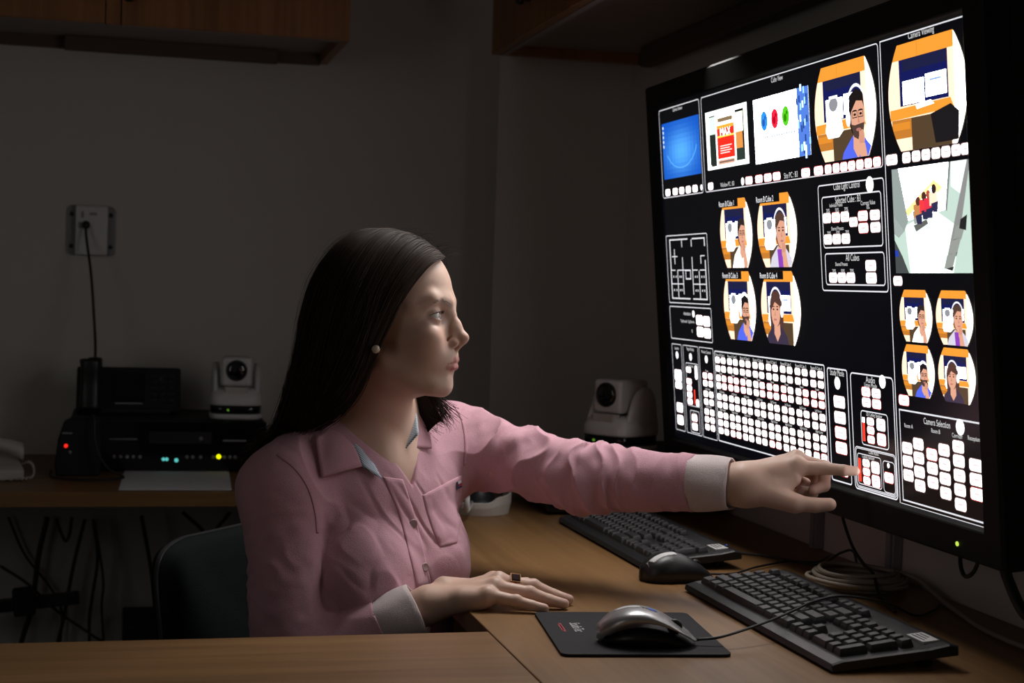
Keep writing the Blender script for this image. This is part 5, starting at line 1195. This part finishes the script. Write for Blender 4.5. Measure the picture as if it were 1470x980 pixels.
C_ = lift_pt(458, 687, .004); D_ = lift_pt(519, 671, .007); B_ = lift_pt(452, 634, .008)
A_ = at(490, 600, dep(D_)+.045)
A2, A2b = fromT((-.070, -.020, .088)), fromT((-.098, -.030, .055))
A3, A3b = fromT((-.070, .020, .088)), fromT((-.098, .030, .055))
F0 = at(597, 571, dep(A_)+.075); Ft = lift_pt(615, 646, .006, dd=dep(A_)+.05); F1 = at(583, 643, dep(F0)-.06); F2 = at(613, 600, dep(F0)+.010)
b = MB(); b.loft(grid(A_, D_, B_, C_, 14, 12, .009, (-FWD+UPV*.4)), False, False)
b.loft(grid(A2, A_, A2b, B_, 10, 12, .006, UPV), False, False); b.loft(grid(A3, A2, A3b, A2b, 8, 12, .004, UPV), False, False)
b.loft(grid(F0, F1+(Ft-F1)*.25, F2, Ft, 14, 8, .004, RGT), False, False); b.loft(grid(A3, F0, A3b, F2, 10, 8, .006, UPV), False, False)
co = b.build('collar', M['pink2'], shirt_o, solid=.0022)
b = MB(); E_ = lift_pt(547, 688, .003); cl_ = lambda p, k: p-FWD*k
b.loft(grid(cl_(A_, .004), cl_(D_, .002), at(508, 612, dep(A_)-.006), cl_(E_, .003), 12, 6, .006, -FWD), False, False)
b.loft(grid(F0-RGT*.001-FWD*.003, cl_(at(601, 622, dep(F1)), .004), at(589, 584, dep(F0)-.006), cl_(F1, .006), 12, 6), False, False)
b.build('collar_lining', M['stripe'], shirt_o, solid=.0014)['label'] = 'blue and white striped collar lining'

# ring and earrings
rb = np.array(RHF['middle'][0][0]); re_ = np.array(RHF['middle'][0][1]); rc = rb+(re_-rb)*.42; rax = fromR(re_)-fromR(rb); rax /= np.linalg.norm(rax)
b = MB(); b.lathe([(.0102, -.0022), (.0108, -.0022), (.0110, 0), (.0108, .0022), (.0102, .0022), (.0100, 0), (.0102, -.0022)], tuple(fromR(rc)), 28, axis=rax); rg_ = b.build('ring', M['gold'], wom_); rg_['label'] = 'gold ring with square dark stone'
up_ = ZU-rax*(rax@ZU); up_ /= np.linalg.norm(up_); up_ = up_*.78-np.cross(up_, rax)*(.62 if (np.cross(up_, rax)@FWD) > 0 else -.62); up_ -= rax*(up_@rax); up_ /= np.linalg.norm(up_); sd = np.cross(rax, up_); c = fromR(rc)+up_*.0098
b = MB(); b.loft([[tuple(c+rax*x_*k+sd*y_*k+up_*h_) for x_, y_ in ((-.0066, -.0066), (.0066, -.0066), (.0066, .0066), (-.0066, .0066))] for k, h_ in ((.86, .0012), (.9, .0026), (.62, .0036))], True, True, smooth=False); b.build('stone', M['stone'], rg_)
b = MB(); b.loft([[tuple(c+rax*x_*k+sd*y_*k+up_*h_) for x_, y_ in ((-.0066, -.0066), (.0066, -.0066), (.0066, .0066), (-.0066, .0066))] for k, h_ in ((.6, -.0016), (1, .0002), (1, .0024), (.92, .0024))], True, True, smooth=False); b.build('setting', M['gold'], rg_)
for (px_, py_, r_) in ((539.5, 501, .0055),):
    p = at(px_, py_, 1.962); b = MB(); b.lathe([(.0005, -r_)]+[(r_*math.sin(t), -r_*math.cos(t)) for t in np.linspace(.25, PI-.25, 9)]+[(.0005, r_)], tuple(p), 18); b.build('earring', M['pearl'], wom_)

# trousers and shoes (under the desks)
hipz = -.42; kn = {s: fromT((.40, s*.095, hipz-.005)) for s in (-1, 1)}; an = {s: fromT((.40, s*.095, 0))*[1, 1, 0]+[0, 0, .10] for s in (-1, 1)}
def pants(P, where):
    t = toT(P); d = ell(t, (-.02, 0, -.44), (.130, .180, .095))
    for s in (-1, 1):
        h_ = fromT((-.01, s*.085, hipz-.01)); d = smin(d, smin(cone(P, h_, kn[s], .080, .062), cone(P, kn[s], an[s], .060, .045), .03), .03)
    d = np.maximum(d, t[2]+.385); return np.maximum(d, .075-P[2])
pts = np.array([kn[1], kn[-1], an[1], an[-1], fromT((-.2, 0, -.5)), fromT((0, -.2, -.4)), fromT((0, .2, -.4))])
PV, PF = sculpt(pants, pts.min(0)-.1, pts.max(0)+.1, .007); mesh_obj('trousers', PV, PF, M['trouser'], wom_)
for s in (-1, 1):
    def shoe(P, where):
        q = P-an[s].astype(f32)[:, None]; q = TR@q; d = smin(ell(q, (.10, 0, -.068), (.13, .043, .034)), cone(q, (0, 0, -.02), (.01, 0, -.06), .040, .036), .03); return np.maximum(d, -.0985-q[2])
    V2, F2_ = sculpt(shoe, an[s]-[.3, .3, .15], an[s]+[.3, .3, .08], .006); mesh_obj('shoe', V2, F2_, M['shoe'], wom_)

# ------------------------------------------------------------------ hair
Gd = [
 [(-17, 5, 71), (-16.5, -14, 69.5), (-26, -39, 60), (-46, -67, 25), (-63, -76, -10), (-79, -81, -45), (-96, -83, -85), (-116, -78, -112), (-146, -64, -134), (-206, -20, -156), (-243, 10, -168)],
 [(-45, 6, 95), (-48, -20, 93), (-58, -53, 72), (-75, -80, 30), (-88, -90, -10), (-102, -95, -50), (-118, -94, -88), (-142, -84, -120), (-184, -54, -144), (-235, -11, -166), (-268, 12, -180)],
 [(-80, 6, 108), (-84, -26, 104), (-96, -61, 82), (-112, -88, 36), (-124, -97, -10), (-136, -99, -55), (-152, -94, -98), (-178, -78, -134), (-216, -40, -158), (-255, -6, -179), (-290, 17, -193)],
 [(-110, 6, 110), (-116, -22, 106), (-133, -54, 87), (-155, -75, 43), (-170, -82, -8), (-180, -84, -58), (-196, -78, -100), (-216, -60, -138), (-240, -28, -166), (-276, -1, -189), (-304, 18, -207)],
 [(-125, 4, 108), (-137, -10, 103), (-160, -28, 81), (-182, -42, 41), (-193, -50, -10), (-201, -50, -58), (-214, -44, -104), (-232, -26, -143), (-254, -8, -170), (-284, 8, -196), (-308, 20, -221)],
 [(-128, 4, 106), (-142, 6, 100), (-168, 8, 77), (-188, 8, 36), (-197, 10, -10), (-206, 14, -60), (-219, 20, -108), (-238, 28, -146), (-260, 32, -174), (-286, 38, -200), (-308, 42, -228)],
 [(-110, 6, 109), (-116, 30, 103), (-132, 60, 84), (-152, 80, 40), (-162, 86, -8), (-170, 88, -60), (-180, 88, -105), (-196, 86, -148), (-215, 84, -190), (-235, 80, -225), (-250, 78, -255)],
 [(-80, 6, 106), (-84, 34, 101), (-94, 64, 80), (-106, 87, 35), (-110, 92, -10), (-112, 92, -55), (-112, 90, -100), (-114, 90, -140), (-118, 92, -175), (-122, 94, -205), (-124, 95, -225)],
 [(-45, 6, 93), (-48, 28, 89), (-56, 58, 68), (-68, 78, 27), (-76, 84, -15), (-80, 86, -55), (-78, 88, -95), (-70, 88, -120), (-62, 88, -138), (-54, 88, -150), (-50, 88, -158)],
 [(-20, 5, 70), (-22, 24, 65), (-32, 44, 50), (-50, 65, 22), (-62, 76, -10), (-70, 81, -50), (-70, 84, -90), (-58, 84, -116), (-46, 83, -132), (-38, 82, -142), (-33, 82, -150)]]
NS = 34
Gs = np.array([smooth_path(g, NS) for g in Gd])                    # guides x stations x 3
cen = np.array([-95, 0, 0.])
def guide(u):
    i = min(int(u), len(Gs)-2); t = u-i; P_ = [Gs[max(i-1, 0)], Gs[i], Gs[i+1], Gs[min(i+2, len(Gs)-1)]]
    return .5*(2*P_[1]+(P_[2]-P_[0])*t+(2*P_[0]-5*P_[1]+4*P_[2]-P_[3])*t*t+(3*P_[1]-P_[0]-3*P_[2]+P_[3])*t**3)
def outward(c):
    q = c-cen; q = q*[1, 1, .6]; k = np.clip((-20-c[:, 2])/60, 0, 1)[:, None]; q = q*(1-k)+(c-np.array([-120, 10, 0]))*[1, 1, 0]*k; return q/np.maximum(np.linalg.norm(q, axis=1, keepdims=True), 1e-6)
nu = 90; rows = []
for u in np.linspace(0, len(Gs)-1-1e-6, nu):
    c = guide(u); rows.append(c-outward(c)*(3.5+np.linspace(0, 5, NS)[:, None]*(u > .3)))
b = MB(); b.loft([[tuple(fromH(p)) for p in r] for r in rows], False, False)
m, nt, bs = nodes('dark_hair'); M['hair'] = m
bs.inputs['Roughness'].default_value = .5; bs.inputs['Specular IOR Level'].default_value = .12; bs.inputs['Base Color'].default_value = (.016, .0095, .007, 1)
oi = nt.nodes.new('ShaderNodeAttribute'); oi.attribute_name = 'Col'; nt.links.new(oi.outputs['Color'], bs.inputs['Base Color'])
hair_base = b; 
sv, sf, sc_ = [], [], []
def strand(c, r0, col, taper=.25):
    n = len(c); T_ = np.gradient(c, axis=0); T_ /= np.maximum(np.linalg.norm(T_, axis=1, keepdims=True), 1e-6); O = outward(c); S = np.cross(T_, O); S /= np.maximum(np.linalg.norm(S, axis=1, keepdims=True), 1e-6); N_ = np.cross(S, T_)
    o = len(sv)*0+sum(len(x) for x in sv); rr_ = r0*(1-(1-taper)*np.linspace(0, 1, n)**2)[:, None]
    sv.append(np.concatenate([c+S*rr_, c+N_*rr_*.55, c-S*rr_, c-N_*rr_*.45], 1).reshape(-1, 3)); sc_.append(np.tile(col, (4*n, 1)))
    i = np.arange(n-1)[:, None]*4; q = np.concatenate([np.stack([i[:, 0]+k, i[:, 0]+(k+1) % 4, i[:, 0]+4+(k+1) % 4, i[:, 0]+4+k], 1) for k in range(4)]); sf.append(q+o)
NSTR = 1500 if globals().get('QUICK') else 5000
for k in range(NSTR):
    u = rng.random()*(len(Gs)-1-1e-4)
    if rng.random() < .45: u = rng.random()*4.2
    c = guide(u).copy(); n = len(c); s = np.linspace(0, 1, n)[:, None]
    O = outward(c); T_ = np.gradient(c, axis=0); T_ /= np.linalg.norm(T_, axis=1, keepdims=True); S = np.cross(T_, O)
    lay = (rng.normal(0, 1.)*1.6+.3)*min(1, .25+1.5*min(u, len(Gs)-1-u)); c = c+O*(lay*(.5+1.6*s))
    ph_ = rng.random()*6.28; c = c+S*(rng.normal(0, 1.2)*s+(1.2*np.sin(s*7+ph_)+.7*np.sin(s*17+ph_*2))*(.35+1.5*s))+O*(.8*np.sin(s*9+ph_*3))*(.3+s)
    c = c+(rng.normal(0, 1, 3)*[9, 7, 9])*s**3
    c = c+S*(8.0*np.sin(s*6.5+u*2.2+.8)+4.5*np.sin(s*12+u*5))*np.clip(s*1.6-.4, 0, 1)*min(1, .25+u)+O*4.0*np.sin(s*8+u*3.1)*np.clip(s*1.5-.3, 0, 1)
    cut = 1-.22*rng.random()**2 if rng.random() < .8 else 1-.5*rng.random(); idx = np.linspace(0, (n-1)*cut, n-6); c = np.stack([np.interp(idx, np.arange(n), c[:, a]) for a in range(3)], 1)
    tone = .7+.75*rng.random(); strand(c, .45+.75*rng.random()**1.5, np.array([.030, .019, .0142])*tone)
for k in range(420):                                               # soft front edge around the face
    u = rng.random()**1.6*.55; c = guide(u).copy(); n = len(c); s = np.linspace(0, 1, n)[:, None]; O = outward(c); T_ = np.gradient(c, axis=0); T_ /= np.linalg.norm(T_, axis=1, keepdims=True); S = np.cross(T_, O)
    ph_ = rng.random()*6.28; c = c+O*(1.2+1.6*rng.random()+1.2*np.sin(s*6+ph_))+S*(rng.normal(0, 2.2)*np.sin(s*PI)**.5+1.6*np.sin(s*5+ph_)*s)
    cut = .55+.45*rng.random(); idx = np.linspace(0, (n-1)*cut, n-4); c = np.stack([np.interp(idx, np.arange(n), c[:, a]) for a in range(3)], 1); strand(c, .28+.4*rng.random(), np.array([.036, .023, .017])*(.7+1.3*rng.random()), .3)
for k in range(150):                                               # fine loose hairs
    u = rng.random()*(len(Gs)-1-1e-4); c = guide(u)[:15 if k < 60 else NS].copy(); n = len(c); s = np.linspace(0, 1, n)[:, None]; O = outward(c)
    amp = (3+9*rng.random()); c = c+O*(amp*np.sin(s*PI*(.5+.9*rng.random()))**2+1)+rng.normal(0, 1, 3)*6*s**2; strand(c, .16+.10*rng.random(), np.array([.03, .018, .013]), .4)
for k in range(60):                                                # hairs lifting off the forehead and crown
    p0 = np.array([-18-70*rng.random()**1.5, rng.normal(0, 10), 0]); p0[2] = 68+38*np.clip((-17-p0[0])/60, 0, 1)**.6
    dr = np.array([.8+.5*rng.random(), rng.normal(0, .5), .5+.5*rng.random()]); dr /= np.linalg.norm(dr); L_ = 16+24*rng.random(); s = np.linspace(0, 1, 12)[:, None]
    strand(p0+dr*L_*s+np.array([.3, 0, -.9])*L_*.55*s**2, .17, np.array([.03, .018, .013]), .4)
sv = np.concatenate(sv); sf = np.concatenate(sf); sc_ = np.concatenate(sc_)
bv_ = np.array(hair_base.v); nb_ = len(bv_); W_ = HN+(sv@np.stack([HF, HL, HU]))*.001
hair = mesh_obj('hair', np.concatenate([bv_, W_]), np.concatenate([np.array(hair_base.f), sf+nb_]), M['hair'], wom_, np.concatenate([np.tile([.010, .006, .0045], (nb_, 1)), sc_])); hair['label'] = 'long loose dark brown hair'
# eyebrow hairs and lashes
sv2, sf2 = [], []
b = MB()
for s in (-1, 1):
    for k in range(60):
        t = .06+.94*rng.random(); A0 = np.array([(-2, 10, 8.5), (-6, 24, 13), (-16, 37, 13.5), (-26, 46, 8.5)], float); p = smooth_path(A0, 20)[int(t*19)]+rng.normal(0, 1, 3)*[0, 1.2, 1.7]
        p[1] *= s; o_ = fromH(p+np.array([30, 0, 0])); h = bvs.ray_cast(Vector(o_), Vector(-HF))
        if h[0] is None: continue
        q = np.array(h[0])+np.array(h[1])*.0003; dr = (HL*s*(.9+.3*t)+HU*(.45-.75*t)+rng.normal(0, .15, 3)); dr /= np.linalg.norm(dr); nn = np.array(h[1]); dr -= nn*(dr@nn)
        b.tube([tuple(q), tuple(q+dr*.003+nn*.0006), tuple(q+dr*.006+nn*.0004)], [.00016, .00013, .00005], 4, caps=False)
eb = b.build('eyebrow', mat('brow_hair', (.13, .08, .055), .6), wom_)
b = MB()
for s in (-1, 1):
    for k in range(34):
        az = -.55+1.4*k/33; w = 1-(az/(1.42 if az > 0 else 1.02))**2; el = .05*az+.43*w-.03; r = 13.6
        d0 = np.array([math.cos(el)*math.cos(az), math.cos(el)*math.sin(az), math.sin(el)]); p = ET+d0*r; out = np.array([d0[0], d0[1]*1.3, .25]); q1 = p+out*2.2; q2 = p+out*4.0+np.array([0, 0, 1.8])
        b.tube([tuple(fromH(x*[1, s, 1])) for x in (p, q1, q2)], [.00014, .00011, .00005], 4, caps=False)
b.build('eyelash', mat('lash_hair', (.01, .007, .006), .6), wom_)
# ------------------------------------------------------------------ office chair
cc0 = fromT((-.02, 0, 0)); cz = .372
ch = thing('office_chair', 'dark fabric office chair she sits on, its backrest behind her shoulder', 'chair', (cc0[0], cc0[1], 0))
def TP(f, l, z): p = TM+TF*f+TL*l; return (p[0], p[1], z)
b = MB(); b.loft([[TP(.02+(.235-i_)*math.copysign(abs(math.cos(a))**.45, math.cos(a)), (.235-i_)*math.copysign(abs(math.sin(a))**.45, math.sin(a)), z_) for a in np.linspace(0, 2*PI, 40, endpoint=False)] for i_, z_ in ((.02, cz-.065), (0, cz-.050), (0, cz-.018), (.02, cz-.004), (.06, cz))]); b.build('seat', M['chair'], ch)
R = []; nl, nz = 26, 24
def back(l, t, off):                                               # t: 0 bottom, 1 top
    zb = .44+.345*t; hw = .225*(1-.10*(1-t)**2); x = l*hw; f = -.205+.075*(l*l)-.045*(t-.35)**2-.02*t
    drop = .014*abs(l)**3*(t > .5)
    return f-off, x, zb-drop
pr = []
for a in np.linspace(0, 2*PI, 64, endpoint=False):
    e = .20; pr.append((math.copysign(abs(math.cos(a))**e, math.cos(a)), .5+.5*math.copysign(abs(math.sin(a))**e, math.sin(a))))
def rim(off, k): return [TP(*back(l*k, .5+(t-.5)*k, off)) for l, t in pr]
rr2 = [rim(.0, .0001)]+[rim(0, k) for k in (.25, .5, .75, .93)]+[rim(.006, .985), rim(.020, 1.0), rim(.036, .985)]+[rim(.042, k) for k in (.93, .6, .3, .0001)]
b = MB(); b.loft(rr2, True, False); b.build('backrest', M['chair'], ch)
b = MB(); b.loft([[TP(*back(l*k_, .5+(t-.5)*k_, o_)) for l, t in pr] for k_, o_ in ((1.0, .016), (1.012, .020), (1.0, .026))], True, False); b.build('edge_piping', M['key'], ch)
b = MB(); b.tube([TP(-.26, 0, .60), TP(-.275, 0, .48), TP(-.25, 0, .36), TP(-.10, 0, .315)], .018, 12); b.build('back_support', M['black'], ch)
b = MB(); b.lathe([(.05, .30), (.05, .312), (.028, .30), (.028, .20), (.022, .20), (.022, .085)][::-1] if False else [(.022, .085), (.022, .20), (.028, .20), (.028, .30), (.06, .302), (.06, .308)], (cc0[0], cc0[1], 0), 20); b.build('gas_lift', M['black'], ch)
for k in range(5):
    a = k*2*PI/5+.3; d = np.array([math.cos(a), math.sin(a), 0]); c0_ = np.array([cc0[0], cc0[1], 0])
    b = MB(); b.tube([tuple(c0_+d*.02+[0, 0, .095]), tuple(c0_+d*.16+[0, 0, .085]), tuple(c0_+d*.29+[0, 0, .066])], [.024, .018, .014], 10); lg = b.build('leg', M['black'], ch)
    n_ = np.array([-d[1], d[0], 0]); b = MB(); b.lathe([(.012, -.018), (.025, -.014), (.026, 0), (.025, .014), (.012, .018)], tuple(c0_+d*.29+[0, 0, .0265]), 18, axis=n_); b.tube([tuple(c0_+d*.29+[0, 0, .030]), tuple(c0_+d*.29+[0, 0, .07])], .007, 8); b.build('caster', M['black2'], lg)

# ------------------------------------------------------------------ light, camera, colour
sc_n = bpy.context.scene
wd = bpy.data.worlds.new('room_light'); sc_n.world = wd; wd.use_nodes = True
bg = wd.node_tree.nodes['Background']; bg.inputs['Color'].default_value = (1.0, .97, .94, 1); bg.inputs['Strength'].default_value = .026
def area(name, loc, target, sx, sy, power, col=(1, 1, 1), spread=PI):
    l = bpy.data.lights.new(name, 'AREA'); l.shape = 'RECTANGLE'; l.size = sx; l.size_y = sy; l.energy = power; l.color = col; l.spread = spread
    o = bpy.data.objects.new(name, l); COL.objects.link(o); o.location = loc; o.rotation_euler = (Vector(target)-Vector(loc)).to_track_quat('-Z', 'Y').to_euler(); return o
area('added_key_light', (.72, 2.18, 1.62), (.44, 2.0, 1.0), .12, .45, 2.7, (1, .965, .93), math.radians(110))  # added key light without a fixture, brightens her face and sleeves from above
area('added_fill_light', (-2.7, -.7, 1.5), (.3, 2.6, 1.), 1.0, 2.0, 4.2, (1, .97, .93))  # added soft fill from behind left, no doorway there; lifts the back wall
cam = bpy.data.cameras.new('camera'); co_ = bpy.data.objects.new('camera', cam); COL.objects.link(co_); sc_n.camera = co_
cam.sensor_width = 36.; cam.lens = FPX/1470*36.; cam.clip_start = .05
co_.matrix_world = Matrix(((RGT[0], UPV[0], -FWD[0], EYE[0]), (RGT[1], UPV[1], -FWD[1], EYE[1]), (RGT[2], UPV[2], -FWD[2], EYE[2]), (0, 0, 0, 1)))
cam.dof.use_dof = True; cam.dof.focus_distance = 2.0; cam.dof.aperture_fstop = 7.1
vs_ = sc_n.view_settings; vs_.view_transform = 'Standard'; vs_.look = 'None'; vs_.exposure = 0.; vs_.gamma = 1.; vs_.use_curve_mapping = False
sc_n.cycles.use_denoising = True; sc_n.cycles.max_bounces = 8; sc_n.cycles.sample_clamp_indirect = 4.
